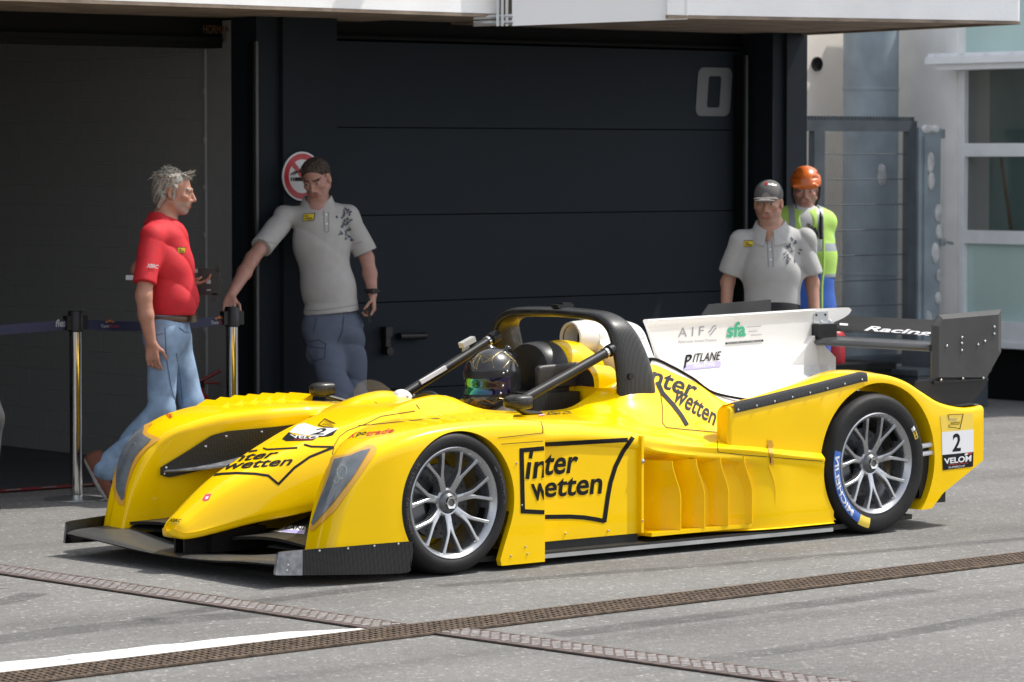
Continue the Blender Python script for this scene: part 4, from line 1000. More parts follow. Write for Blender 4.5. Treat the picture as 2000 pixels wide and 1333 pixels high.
# =================================================================== LETTERING, STICKERS, SEAMS ON THE CAR
bpy.context.view_layer.update()
def Q(s, quad, m=0, x0=None, x1=None, **k):
    """text stretched into a quadrilateral of photo pixels: top left, top right, bottom right, bottom left"""
    v, f = flat_text(s, **k); v = fit(v, 0, 1, 0, 1); tl, tr, br, bl = [np.array(q, float) for q in quad]
    v, f = refine(v, f, .12); a = v[:, :1]; b = v[:, 1:]
    return (bl*(1-a)*(1-b)+br*a*(1-b)+tr*a*b+tl*(1-a)*b, f, m, x0, x1)
def line(pts, w, m=0): return band(pts, w, m)
def clipx(v, f, x0, x1):
    bm = bmesh.new(); vs = [bm.verts.new((p[0], p[1], 0)) for p in v]
    for q in f:
        try: bm.faces.new([vs[i] for i in q])
        except ValueError: pass
    for x, sg in ((x0, -1), (x1, 1)):
        if x is not None:
            bmesh.ops.bisect_plane(bm, geom=bm.verts[:]+bm.edges[:]+bm.faces[:], plane_co=(x, 0, 0), plane_no=(sg, 0, 0), clear_outer=True)
    bm.verts.index_update(); V = np.array([p.co[:2] for p in bm.verts]).reshape(-1, 2); F = [tuple(x.index for x in q.verts) for q in bm.faces]; bm.free()
    return V, F
def stick(name, items, targets, mats, parent, lift=.0014, d=3.5):
    """lays flat artwork (photo pixels) on the surface of the target meshes"""
    tree = bvh(targets if isinstance(targets, (list, tuple)) else [targets]); mb = MB(); miss = 0
    for k, it in enumerate(items):
        v, f, m = it[:3]; x0, x1 = (it[3], it[4]) if len(it) > 3 else (None, None)
        if x0 is not None or x1 is not None: v, f = clipx(v, f, x0, x1)
        if not len(f): continue
        v, f = refine(v, f, d); P = []; bad = set()
        for i, q in enumerate(v):
            dr = Vector(ray(*q)).normalized(); h = tree.ray_cast(Vector(CAM), dr)
            if h[0] is None: P.append((0, 0, 0)); bad.add(i); miss += 1; continue
            n = h[1] if h[1].dot(dr) < 0 else -h[1]
            P.append(np.array(h[0])+np.array(n)*(lift+.00022*k))
        P = np.array(P); g = []
        for q in f:
            if bad & set(q): continue
            e = max(np.linalg.norm(P[q[i]]-P[q[i-1]]) for i in range(len(q)))
            if e < .16: g.append(q)
        mb.add(P, g, m)
    if miss: print('miss', name, miss)
    used = sorted({i for q in mb.f for i in q}); ix = {a: b for b, a in enumerate(used)}
    mb.v = [mb.v[i] for i in used]; mb.f = [tuple(ix[i] for i in q) for q in mb.f]
    return mb.build(name, mats, parent, smooth=False)
K = [m_ink, m_inkw, m_inkr, m_inky, m_inkb, m_inkg, m_inkl, m_inkgr, m_inkp, m_amber]   # 0 black 1 white 2 red 3 pale yellow 4 blue 5 green 6 lilac 7 grey 8 pink 9 amber
B_ = dict(bold=.02)
# door and fender panel
stick('lettering', [line([(1062.5, 876), (1018.5, 880), (1021, 999), (1063, 1001)], 8.5), line([(1038.5, 878), (1035.5, 896)], 7), line([(1033.8, 903), (1029.6, 936)], 7.5),
     Q('n', [(1044, 902), (1069, 900), (1065, 933), (1040, 935.5)], 0, None, 1062, **B_), Q('w', [(1036, 946), (1071, 942), (1072, 976), (1040, 979.5)], 0, None, 1062, **B_)], fender, K, fender)
stick('lettering', [line([(1063.6, 868.5), (1226, 859.5)], 8.5), line([(1236, 854.5), (1216, 883), (1202, 911), (1192, 943), (1187, 970), (1180, 1020)], 8.5),
     line([(1181, 1018.5), (1165, 1015), (1140, 1011), (1113, 1009.5), (1063.6, 1010)], 8.5),
     Q('ter', [(1066, 888), (1131, 884), (1125.5, 924), (1059, 930)], 0, 1063.6, None, **B_), Q('etten', [(1065, 937), (1178, 927), (1174, 965), (1061, 972.5)], 0, 1063.6, None, **B_)], [panel, deck], K, panel)
# nose
stick('lettering', [line([(408, 929.5), (435, 926), (462, 924.6), (499, 926), (524, 929.5), (543.5, 946)], 4.6), line([(543, 947), (575, 914), (605, 893), (652, 874)], 4.8),
     line([(652, 873.5), (608, 873), (594, 869)], 3.6), line([(581, 875.5), (522, 878.8), (514, 876)], 3.0), line([(503, 880.5), (484, 883.5)], 3.0),
     Q('nter', [(466, 889), (550, 881), (533, 894.5), (449, 904.5)], 0, **B_), Q('wetten', [(446, 904.5), (577, 894.5), (564.5, 909.5), (431, 919)], 0, **B_)], [nose, deck], K, nose)
stick('race_number', [poly([(565, 845), (580, 831), (594, 827), (624, 836.5), (662, 837), (656, 842), (634, 852), (600, 851)], 1),
     poly([(551, 858), (564, 845), (575, 850.5), (602, 853.5), (633, 852), (660, 838.5), (650, 851), (641, 853.5), (620, 855), (611, 861), (559, 862.5)], 0),
     Q('VELO', [(566, 849.5), (627, 853), (613, 858), (573, 857)], 1, **B_), Q('SUPERCUP', [(575, 858.5), (612, 858.5), (611, 861), (573, 861)], 2), Q('2', [(621, 838), (643, 837), (632, 850), (606, 850)], 0, **B_),
     line([(655, 828.5), (645, 824), (634.5, 819), (622, 831), (634, 835), (652, 836)], 1.5), Q('inter', [(637, 822), (652, 827), (649, 830), (633, 825.5)], 0), Q('wetten', [(633, 827), (654, 831), (650, 834.5), (628, 830.5)], 0)], [nose, deck], K, nose)
stick('sticker', [poly([(395, 976), (402, 966), (413, 965), (408, 977), (399, 979.5)], 8), poly([(402, 971), (408, 970), (406, 975), (401, 976)], 1)], nose, K, nose)
stick('sticker', [Q('XBRC', [(334, 1013), (355, 1014.5), (351, 1020.5), (330, 1019.5)], 0, **B_), line([(334, 1022.5), (349, 1023.5)], .8, 7)], nose, K, nose)
# fender lettering
def expo(tl, tr, br, bl):
    tl, tr, br, bl = [np.array(q, float) for q in (tl, tr, br, bl)]
    def sub(a, b, h=1.): return [tuple(bl+(tl-bl)*h+(tr-tl+(br-bl-tr+tl)*(1-h))*a), tuple(bl+(tl-bl)*h+(tr-tl+(br-bl-tr+tl)*(1-h))*b), tuple(bl+(br-bl)*b), tuple(bl+(br-bl)*a)]
    return [Q('e', sub(0, .10, .85), 0, shear=.2, **B_), Q('X', sub(.09, .235), 2, shear=.2, **B_), Q('po', sub(.235, .44, .85), 0, shear=.2, **B_), Q('trade', sub(.45, 1, .95), 2, shear=.2, **B_)]
stick('lettering', expo((675, 847), (772, 836), (768, 845.5), (671, 858))+[Q('www.expotrade.com', [(701, 855), (767, 847), (767, 849), (700, 857.5)], 7)], [fender, deck], K, fender)
stick('lettering', expo((314, 787), (340, 812), (332, 819.5), (307.5, 793)), fender2, K, fender2)
# cockpit rim
stick('lettering', [Q('Klien Ch.', [(1069, 806.5), (1118, 803), (1116, 808.5), (1067, 812)], 0, shear=.2, bold=.02), poly([(1054, 809.5), (1065, 808.7), (1064, 810), (1053, 811)], 2), poly([(1053, 811), (1064, 810), (1063.5, 811.5), (1052.5, 812.5)], 1), poly([(1052.5, 812.5), (1063.5, 811.5), (1063, 813), (1052, 814)], 2)], deck, K, deck)
# engine flank
stick('lettering', [Q('nter', [(1278, 720), (1366, 752), (1352, 780.5), (1268, 750)], 0, **B_), line([(1267, 723), (1262, 747)], 7), line([(1270, 701), (1266, 714)], 7), Q('wetten', [(1326, 754), (1402, 806), (1394, 833), (1311, 784)], 0, **B_),
     line([(1284, 746), (1293, 768), (1314, 791), (1330, 812), (1342, 832)], 8.5)], [deck, cover], K, deck)
# shark fin, cover
stick('lettering', [Q('A I F', [(1325, 641), (1375, 637.5), (1374, 655), (1324, 659)], 7), line([(1383, 650), (1388, 646), (1392, 639), (1398, 636)], 2, 7), line([(1386, 655), (1391, 650), (1395, 644), (1399, 641)], 2, 7),
     Q('Alternativ Invest Finance', [(1324, 665.5), (1399, 661.5), (1399, 666.5), (1324, 671)], 7), Q('sfa', [(1421, 631), (1457, 628), (1456, 657.5), (1418, 660.5)], 5, bold=.03),
     line([(1457, 639.5), (1486, 637.5)], 1.3, 7), line([(1461, 648), (1478, 646.7)], 1.3, 7), line([(1466, 655.5), (1487, 654)], 1.3, 7), poly([(1416, 669.5), (1490, 663.8), (1490, 667.6), (1416, 673.3)], 0), Q('INNOVATION UND WEITERBILDUNG', [(1419, 670), (1487, 664.9), (1487, 667), (1419, 672.2)], 1),
     poly([(1338, 713.5), (1407.5, 706), (1407.5, 717), (1334, 724)], 6), Q('MARKETING', [(1354, 713), (1395, 708.6), (1395, 715), (1354, 719.5)], 1), Q('P', [(1339, 694), (1352, 692), (1348, 712), (1334, 722)], 0, bold=.02), Q('ITLANE', [(1355, 691.5), (1408, 686.5), (1405, 703.5), (1352, 708.5)], 0, shear=.1, bold=.012)], fin, K, fin)
stick('lettering', [Q('PIAZZA', [(1216, 652), (1259, 649), (1258, 655.5), (1215, 658.5)], 7), Q('Grand-Club', [(1212, 660), (1261, 657), (1260, 663), (1211, 666)], 7), line([(1236, 646.5), (1256, 645)], .9, 7), line([(1236, 668), (1262, 666)], .9, 7)], cover, K, cover)
# wing
stick('lettering', [Q('Racing', [(1701, 637.5), (1827, 647.5), (1814, 658.5), (1683, 649)], 1, shear=.05, bold=.025), line([(1640, 634), (1656, 635)], 4, 1)], [rw, flap], K, flap)
# tail number
stick('race_number', [poly([(1835.6, 812), (1899.7, 807), (1901, 839), (1839, 844.4)], 3), poly([(1839, 844.4), (1901, 839), (1901, 883), (1840, 889)], 1), poly([(1840, 889), (1901, 883), (1900, 911.6), (1841, 919)], 0),
     Q('2', [(1860.5, 847.5), (1876.5, 846), (1876, 881.5), (1859.5, 883)], 0, bold=.025), Q('VELOM', [(1843, 896), (1897, 889), (1896, 901.5), (1844, 907)], 1, bold=.03), Q('SUPERCUP', [(1852, 911.6), (1884, 908.5), (1884, 912), (1852, 915.4)], 1), line([(1852, 908.5), (1890, 904.5)], .9, 2),
     poly([(1884, 886), (1890, 885), (1889, 889), (1883, 890)], 1), poly([(1890, 885), (1898, 883.5), (1897, 887), (1889, 888.5)], 2),
     line([(1853, 821), (1850.5, 810.5), (1880.5, 809), (1874, 838), (1863, 835.5), (1852.5, 834.5), (1853, 829)], 1.2), Q('inter', [(1855, 816), (1870, 814.5), (1869, 821.5), (1854, 823)], 7), Q('wetten', [(1856, 824), (1874, 822.5), (1873, 829.5), (1855, 831)], 0)], rf, K, rf)
# nose duct sticker
ducts = [o for o in car.children if o.name.startswith('duct_ramp')]
stick('lettering', [poly([(514, 1037), (536, 1024), (598, 1030), (594, 1044)], 1), poly([(556, 1036), (596, 1037), (594, 1043.5), (548, 1039.5)], 6), Q('PITLANE', [(541, 1025), (600, 1030.5), (597, 1036.5), (531, 1033)], 0, **B_)], ducts[0], K, ducts[0])
# seams in the bodywork and small studs
m_seam = mat('seam_black', (.05, .03, .004), .8)
def seam(pts, tgt, parent, w=1.3): stick('seam', [line(p, w) for p in pts], tgt, [m_seam], parent, lift=.0016)
seam([[(649, 891), (652, 872), (663, 853.6), (679, 841.6), (716, 828), (744, 814), (811, 803.5)], [(700, 832), (730, 829.6), (825, 820), (924, 813), (985, 812)]], [fender, deck, nose], deck)
seam([[(733, 786), (741, 793), (751, 805)], [(813, 791), (820, 800)], [(1056, 824), (1060, 836), (1060, 846), (972, 856)], [(979, 868), (1060, 862)], [(1280, 749), (1290, 770), (1294, 800), (1294, 827), (1301, 836), (1340, 840), (1408, 846)]], [deck, fender], deck)
seam([[(1401, 862), (1402, 883), (1450, 889), (1606, 901)]], [rf, deck], deck)
stick('latch_strap', [poly([(1497, 860), (1507, 861), (1510, 870), (1508, 876), (1510, 886), (1511, 908), (1502, 908), (1502, 888), (1499, 875)], 0), poly([(1503, 893), (1505, 893), (1505, 905), (1503, 905)], 1)], [deck, rf], [m_yeld, m_ink], deck, lift=.004)
def studs(pts, tgt, parent, r=.0055):
    tree = bvh(tgt); mb = MB()
    for p in pts:
        h = tree.ray_cast(Vector(CAM), Vector(ray(*p)).normalized())
        if h[0] is not None: mb.ball(h[0], r, 0, 5)
    mb.each('stud', [m_steel], parent)
studs([(1009, 905), (1019, 987), (1026, 1068), (1030, 1082), (998, 1086)], [fender], fender)
studs([(716, 828), (828, 817), (858, 812), (1298, 833), (1411, 838)], [deck, fender], deck, .004)
# headlights: moulded amber frame, clear cover, lamp ring
hl = stick('headlight', [poly([(648, 893), (680, 888), (705, 878), (718, 870.5), (730, 871), (736, 877), (734, 886), (700, 933), (655, 998), (613, 1037), (605, 1036), (622, 980), (640, 922)], 0)], fender, [m_amber], fender, lift=.004)
hg = stick('cover', [poly([(654, 899), (685, 892), (706, 883), (725, 878.5), (692, 930), (651, 985), (613, 1027), (610, 1022), (626, 978), (643, 936)], 0)], fender, [m_glass], hl, lift=.0075)
ring_px = [(671+9*math.cos(t)+1*math.sin(t), 924-13*math.sin(t)) for t in np.linspace(R(-20), R(290), 20)]
hb = stick('lamp_ring', [line(ring_px, 1.6), line([(660+5*math.cos(t), 938-7*math.sin(t)) for t in np.linspace(R(150), R(380), 12)], 1.2)], fender, [mat('lamp_ring', (.45, .48, .42), .2, metal=.5)], hl, lift=.009)
hl2 = mirror_y(hl, YC, parent=fender2); mirror_y(hg, YC, parent=hl2); mirror_y(hb, YC, parent=hl2)
# the empty moves to the middle of the car, parts stay where they are
car.location = (1.25, YC, 0)
for c in car.children: c.location = c.location-car.location

# =================================================================== PEOPLE (signed-distance modelling, one continuous surface per body)
def bounds(pf, x0, x1, y0, y1, m=.1, dd=.3):
    Pn = np.array([pf(x, y, d_) for x in (x0, x1) for y in (y0, y1) for d_ in (-dd, dd)]); return Pn.min(0)-m, Pn.max(0)+m
class Vol:
    def __init__(s, lo, hi, h):
        s.lo = np.array(lo, float); s.h = h; s.n = np.ceil((np.array(hi)-s.lo)/h).astype(int)+1
        s.D = np.full(s.n, 9., np.float32)
    def _sub(s, lo, hi, m):
        a = np.clip(np.floor((np.minimum(lo, hi)-m-s.lo)/s.h).astype(int), 0, s.n-1); b = np.clip(np.ceil((np.maximum(lo, hi)+m-s.lo)/s.h).astype(int)+1, 1, s.n)
        ax = [s.lo[i]+s.h*np.arange(a[i], b[i], dtype=np.float32) for i in range(3)]
        return tuple(slice(a[i], b[i]) for i in range(3)), np.stack(np.meshgrid(*ax, indexing='ij'), -1)
    def put(s, sl, d, k, sub=False):
        A = s.D[sl]
        if sub: h = np.clip(.5-.5*(A+d)/k, 0, 1); s.D[sl] = A*(1-h)-d*h+k*h*(1-h)
        else: h = np.clip(.5+.5*(A-d)/k, 0, 1); s.D[sl] = A*(1-h)+d*h-k*h*(1-h)
    def cap(s, a, b, ra, rb=None, k=.015, flat=None, wob=None, sub=False):
        rb = ra if rb is None else rb; a = np.array(a, float); b = np.array(b, float); m = max(ra, rb)*1.9+k+3*s.h
        sl, P = s._sub(a, b, m); ab = b-a; L = ab@ab+1e-9; pa = P-a; t = np.clip((pa@ab)/L, 0, 1); q = pa-t[..., None]*ab
        if flat is not None:                               # flat: (direction, factor): squashed along a direction
            n, fct = np.array(flat[0], float), flat[1]; n /= np.linalg.norm(n); c = q@n; q = q-c[..., None]*n; d = np.sqrt((q*q).sum(-1)+(c/fct)**2)
            d = d-(ra+(rb-ra)*t)
        else: d = np.sqrt((q*q).sum(-1))-(ra+(rb-ra)*t)
        if wob is not None: d = d+wob(P)
        s.put(sl, d, k, sub); return s
    def sleeve(s, a, b, ra, rb, k=.02, wob=None):
        """tapered sleeve with a flat open end at b"""
        a = np.array(a, float); b = np.array(b, float); u = unit(b-a); e = b+u*max(ra, rb)*.4; sl, P = s._sub(a, e, max(ra, rb)*1.6+k+3*s.h); ab = e-a; L = ab@ab
        t = np.clip(((P-a)@ab)/L, 0, 1); q = P-a-t[..., None]*ab; d = np.sqrt((q*q).sum(-1))-(ra+(rb-ra)*t)
        if wob is not None: d = d+wob(P)
        s.put(sl, np.maximum(d, (P-b)@u), k); return s
    def ell(s, c, r, Rm=None, k=.012, sub=False):
        c = np.array(c, float); r = np.array(r, float); m = r.max()+k+3*s.h; sl, P = s._sub(c, c, m); q = P-c
        if Rm is not None: q = q@np.array(Rm)
        k0 = np.sqrt(((q/r)**2).sum(-1)); k1 = np.sqrt(((q/r**2)**2).sum(-1))+1e-9; s.put(sl, k0*(k0-1)/k1, k, sub); return s
    def plane_cut(s, p, n):
        ax = [s.lo[i]+s.h*np.arange(s.n[i], dtype=np.float32) for i in range(3)]
        n = np.array(n, float); n /= np.linalg.norm(n); p = np.array(p, float)
        d = (ax[0]-p[0])[:, None, None]*n[0]+(ax[1]-p[1])[None, :, None]*n[1]+(ax[2]-p[2])[None, None, :]*n[2]
        s.D = np.maximum(s.D, d.astype(np.float32)); return s
    def mesh(s):
        D = s.D; D[0] = D[-1] = 9; D[:, 0] = D[:, -1] = 9; D[:, :, 0] = D[:, :, -1] = 9
        n = np.array(D.shape)-1; S = D < 0
        c = [S[i:n[0]+i, j:n[1]+j, k:n[2]+k] for i in (0, 1) for j in (0, 1) for k in (0, 1)]
        tot = sum(x.astype(np.int8) for x in c); act = (tot > 0) & (tot < 8); I = np.argwhere(act)
        idx = np.full(n, -1, np.int32); idx[act] = np.arange(len(I)); acc = np.zeros((len(I), 3)); cnt = np.zeros(len(I))
        cs = [(i, j, k) for i in (0, 1) for j in (0, 1) for k in (0, 1)]
        val = [D[I[:, 0]+i, I[:, 1]+j, I[:, 2]+k] for i, j, k in cs]
        for a in range(8):
            for b in range(a+1, 8):
                d = np.array(cs[b])-np.array(cs[a])
                if np.abs(d).sum() != 1: continue
                m = (val[a] < 0) != (val[b] < 0); t = np.where(m, val[a]/(val[a]-val[b]+1e-12), 0)
                acc[m] += (np.array(cs[a])+t[:, None]*d)[m]; cnt[m] += 1
        V = s.lo+s.h*(I+acc/cnt[:, None]); F = []
        for ax in range(3):
            u, w = [(1, 2), (2, 0), (0, 1)][ax]
            sl0 = [slice(None)]*3; sl1 = [slice(None)]*3; sl0[ax] = slice(0, -1); sl1[ax] = slice(1, None)
            A = S[tuple(sl0)]; Bq = S[tuple(sl1)]; E = np.argwhere(A != Bq)
            E = E[(E[:, u] > 0) & (E[:, w] > 0) & (E[:, u] < n[u]) & (E[:, w] < n[w])]
            e = [E.copy() for _ in range(4)]; e[1][:, u] -= 1; e[2][:, u] -= 1; e[2][:, w] -= 1; e[3][:, w] -= 1
            q = np.stack([idx[x[:, 0], x[:, 1], x[:, 2]] for x in e], 1); fl = ~A[E[:, 0], E[:, 1], E[:, 2]]
            q[fl] = q[fl][:, ::-1]; F.append(q[(q >= 0).all(1)])
        return V, np.concatenate(F)
def vmesh(name, vol, mats, parent, loc, mi=None, smooth=2):
    V, F = vol.mesh()
    me = bpy.data.meshes.new(name); me.from_pydata((V-np.array(loc)).tolist(), [], F.tolist())
    for m in (mats if isinstance(mats, list) else [mats]): me.materials.append(m)
    if mi is not None:
        C = V[F].mean(1); me.polygons.foreach_set('material_index', mi(C).astype(int))
    if smooth:
        bm = bmesh.new(); bm.from_mesh(me)
        for _ in range(smooth): bmesh.ops.smooth_vert(bm, verts=bm.verts, factor=.5, use_axis_x=True, use_axis_y=True, use_axis_z=True)
        bm.to_mesh(me); bm.free()
    me.polygons.foreach_set('use_smooth', [True]*len(me.polygons))
    o = bpy.data.objects.new(name, me); COL.objects.link(o); o.parent = parent; return o
def unit(v): v = np.array(v, float); return v/np.linalg.norm(v)
def frame(f, up=(0, 0, 1)):
    f = unit(f); r_ = unit(np.cross(f, up)); u = np.cross(r_, f); return np.stack([r_, f, u], 1)    # columns: right, forward, up
def head(v, c, Rm, sc=1., old=0., jaw=1.):
    """face forward along +y of the local frame; c is the middle of the head"""
    L = lambda *p: np.array(c)+Rm@(np.array(p)*sc)
    E = lambda p, r, k=.012, sub=False, rot=None: v.ell(L(*p), np.array(r)*sc, Rm if rot is None else rot, k, sub)
    E((0, -.014, .034), (.076, .096, .083)); E((0, .020, -.028), (.063, .074, .086), .02); E((0, .055, -.094), (.030*jaw, .028, .022), .02)
    for s_ in (-1, 1):
        v.cap(L(.054*s_*jaw, -.004, -.050), L(.022*s_*jaw, .058, -.096), .021*sc, .018*sc, k=.018)
        E((.041*s_, .062, -.018), (.023, .022, .018), .014)
        E((.032*s_, .098, .004), (.018, .013, .010), .008, True); E((.032*s_, .079, .003), (.013, .012, .011), .003)
        E((.0775*s_, -.006, -.006), (.010, .021, .033), .005); E((.083*s_, -.002, -.004), (.006, .012, .020), .004, True)
        v.cap(L(.012*s_, .088, .022), L(.044*s_, .080, .021), .010*sc, .008*sc, k=.008)
        E((.013*s_, .097, -.037), (.009, .010, .008), .005)
        v.cap(L(.018*s_, .092, -.045), L(.031*s_, .080, -.068), .006*sc, k=.012)
    v.cap(L(0, .086, .016), L(0, .111, -.031), .0085*sc, .0125*sc, k=.008)
    v.cap(L(-.019, .086, -.0635), L(.019, .086, -.0635), .0065*sc, k=.006); v.cap(L(-.016, .087, -.074), L(.016, .087, -.074), .0075*sc, k=.006)
    v.cap(L(-.022, .096, -.0685), L(.022, .096, -.0685), .0022*sc, k=.003, sub=True)
    return L
def head_mi(c, Rm, sc, hair_brow=1):
    """material slots: 0 skin, 1 brow, 2 eye white, 3 iris, 4 lips, 5 stubble"""
    def f(C):
        q = (C-np.array(c))@Rm/sc; x, y, z = np.abs(q[:, 0]), q[:, 1], q[:, 2]; m = np.zeros(len(C))
        m[(y > .02) & (z < -.045) & (z > -.125) & (x < .066)] = 5
        m[(y > .05) & (x > .010) & (x < .050) & (z > .0195) & (z < .0295)] = 1
        e = (y > .07) & (((x-.032)/.0115)**2+((z-.003)/.0046)**2 < 1); m[e] = 2; m[e & (np.abs(x-.032) < .0056)] = 3
        m[(y > .075) & (x < .023-.3*np.abs(z+.069)) & (z < -.059) & (z > -.080)] = 4
        return m
    return f
def hand(v, w, d, n, t, curl=.5, grip=0., sc=1., spread=.10):
    """w wrist, d along the fingers, n palm normal (fingers curl towards it), t towards the thumb"""
    d = unit(d); n = unit(np.array(n)-(np.array(n)@d)*d); t = unit(np.array(t)-(np.array(t)@d)*d-(np.array(t)@n)*n); w = np.array(w, float)
    for j, o_ in enumerate((.030, .010, -.010, -.028)):
        o_ *= sc; b = w+d*.088*sc+t*o_-n*(.002*abs(j-1.3)); v.cap(w+t*o_*.62+d*.01, b, .0155*sc, .0115*sc, k=.012, flat=None)
        ln = np.array((.040, .027, .021))*sc*(.95, 1.06, 1.0, .80)[j]; a = curl*(.75, .95, 1.05, 1.12)[j]; p = b; ang = a*.55
        for q, L_ in enumerate(ln):
            dd = unit(d*math.cos(ang)+n*math.sin(ang)+t*spread*(.8, .25, -.25, -.8)[j]); e = p+dd*L_; v.cap(p, e, (.0096, .0086, .0076)[q]*sc, (.0086, .0076, .0062)[q]*sc, k=.0035); p = e; ang += a*(.95, .7, .4)[q]
    p = w+d*.026*sc+t*.026*sc+n*.006; e = p+unit(t*.75+d*.75+n*.35)*.042*sc; v.cap(w+d*.012+t*.012, p, .016*sc, .014*sc, k=.012); v.cap(p, e, .0135*sc, .0105*sc, k=.008)
    e2 = e+unit(d*.95+t*.22+n*(.35+grip))*.032*sc; v.cap(e, e2, .0102*sc, .0088*sc, k=.004); v.cap(e2, e2+unit(d+n*(.5+grip))*.020*sc, .0088*sc, .0070*sc, k=.003)
def folds(amp, f, seed, main=(.45, .2, 1.)):
    """long creases running across the main direction, broken up by a warp"""
    rs = np.random.RandomState(seed); d0 = unit(np.array(main)+rs.normal(size=3)*.15)*f; d1 = unit(rs.normal(size=3))*f*.45; d2 = unit(rs.normal(size=3))*f*.22; ph = rs.uniform(0, 6, 4)
    def g(P):
        w = 1.6*np.sin(P@d2.astype(np.float32)+ph[0])+.8*np.sin(P@d1.astype(np.float32)+ph[1])
        m = .5+.5*np.sin(P@(d2*.8+d1*.3).astype(np.float32)+ph[2])
        c = np.abs(np.sin(.5*(P@d0.astype(np.float32)+w+ph[3])))
        return amp*(m*m*(1.2-2.6*c**.6)+.5*np.sin(P@d1.astype(np.float32)+ph[1]))
    return g
def local_tree(o): return BVHTree.FromPolygons([v.co.copy() for v in o.data.vertices], [tuple(p.vertices) for p in o.data.polygons])
def on_cloth(parent, name, items, of, mats, lift=.003):
    """flat artwork given in photo pixels laid on a garment (mesh coordinates are relative to of)"""
    t_ = local_tree(parent); mb = MB()
    for k, it in enumerate(items):
        v, f, m = it[:3]; v, f = refine(v, f, 5.); P = []; bad = set()
        for i, q in enumerate(v):
            dr = Vector(ray(*q)).normalized(); h = t_.ray_cast(Vector(CAM-of), dr)
            if h[0] is None: P.append(np.zeros(3)); bad.add(i)
            else: P.append(np.array(h[0])-np.array(dr)*(lift+.0004*k))
        g = [q for q in f if not bad & set(q) and max(np.linalg.norm(P[q[i]]-P[q[i-1]]) for i in range(len(q))) < .12]
        mb.add(P, g, m)
    used = sorted({i for q in mb.f for i in q}); ix = {a_: b_ for b_, a_ in enumerate(used)}
    if not used: print('no cloth hit', name); return
    mb.v = [mb.v[i] for i in used]; mb.f = [tuple(ix[i] for i in q) for q in mb.f]
    return mb.build(name, mats, parent, smooth=True)
SK = [(.42, .22, .16), (.46, .25, .185), (.36, .18, .125), (.38, .20, .15)]
def skin_mats(col, brow, stub=None):
    return [mat('skin', col, .5, noise=.10, nscale=22), mat('brow_hair', brow, .8), mat('eye_white', (.42, .40, .38), .3), mat('iris', (.03, .035, .04), .2), mat('lips', tuple(np.array(col)*(.82, .58, .62)), .5), mat('stubble', tuple(stub or np.array(col)*.94), .65, noise=.1, nscale=60)]
def logo(parent, P0, ex, ey, nrm, scale, of):
    """small rectangular team badge on a shirt: black edged yellow field with two lines of letters"""
    mb = MB(); n = unit(nrm)
    def put(v, f, m, k): mb.add([np.array(P0)+ex*a*scale+ey*b*scale+n*k-of for a, b in v], f, m)
    put([(-.03, -1.0*.5), (1.6, -.5), (1.75, .55), (0, .5)], [(0, 1, 2, 3)], 0, .001); put([(.05, -.42), (1.52, -.43), (1.64, .44), (.07, .42)], [(0, 1, 2, 3)], 1, .0018)
    for s_, y0, y1, x1 in (('inter', .02, .34, .85), ('wetten', -.34, -.02, 1.35)):
        v, f = flat_text(s_, bold=.02); v = fit(v, .18, x1, y0, y1); put(v, f, 0, .0026)
    return mb.build('badge', [m_ink, mat('badge_yellow', (.62, .47, .03), .6)], parent, smooth=False)
H = .0056

# ------------------------------------------------------------------ grey haired man in a red polo, walking to the right
D1 = 18.98; fw_ = np.array([cam_r[0], cam_r[1], 0]); aw = np.array([cam_h[0], cam_h[1], 0])   # facing picture right; aw = away from the camera
def p1(px, py, dd=0.): return at(px, py, D1)+aw*dd
man = thing('person', 'grey haired man in red polo shirt and blue jeans walking past the barrier post', 'person', tuple(at(330, 985, D1)[:2])+(0,)); of = np.array(man.location)
hc = p1(341, 376); Rh = frame(unit(fw_*1.0+np.array([0, 0, -.10])-aw*.06))
sh_n, sh_f = p1(303, 462, -.17), p1(318, 458, .17); el_n, wr_n = p1(290, 575, -.25), p1(303, 665, -.22); el_f, wr_f = p1(262, 530, .24), p1(352, 553, .22)
v = Vol(*bounds(p1, 230, 425, 300, 740), H)
head(v, hc, Rh, 1.0, jaw=.95); v.cap(p1(328, 400), p1(316, 448), .058, .066, k=.025)
v.cap(p1(316, 455), p1(322, 600), .10, .12, k=.04)
v.cap(sh_n, el_n, .050, .043, k=.03); v.cap(el_n, p1(294, 612, -.245), .043, .042, k=.02); v.cap(p1(294, 612, -.245), wr_n, .042, .029, k=.015, flat=None)
hand(v, wr_n, p1(309, 730, -.20)-wr_n, fw_*.25+aw*.9, fw_, .62)
v.cap(sh_f, el_f, .05, .043, k=.03); v.cap(el_f, wr_f, .042, .028, k=.02); hand(v, wr_f, fw_*.9+np.array([0, 0, .05]), np.array([0, 0, 1.])-aw*.3, -aw, .7)
b = vmesh('body', v, skin_mats((.40, .19, .13), (.25, .23, .2), (.34, .22, .18)), man, of, head_mi(hc, Rh, 1.0)); body1 = b
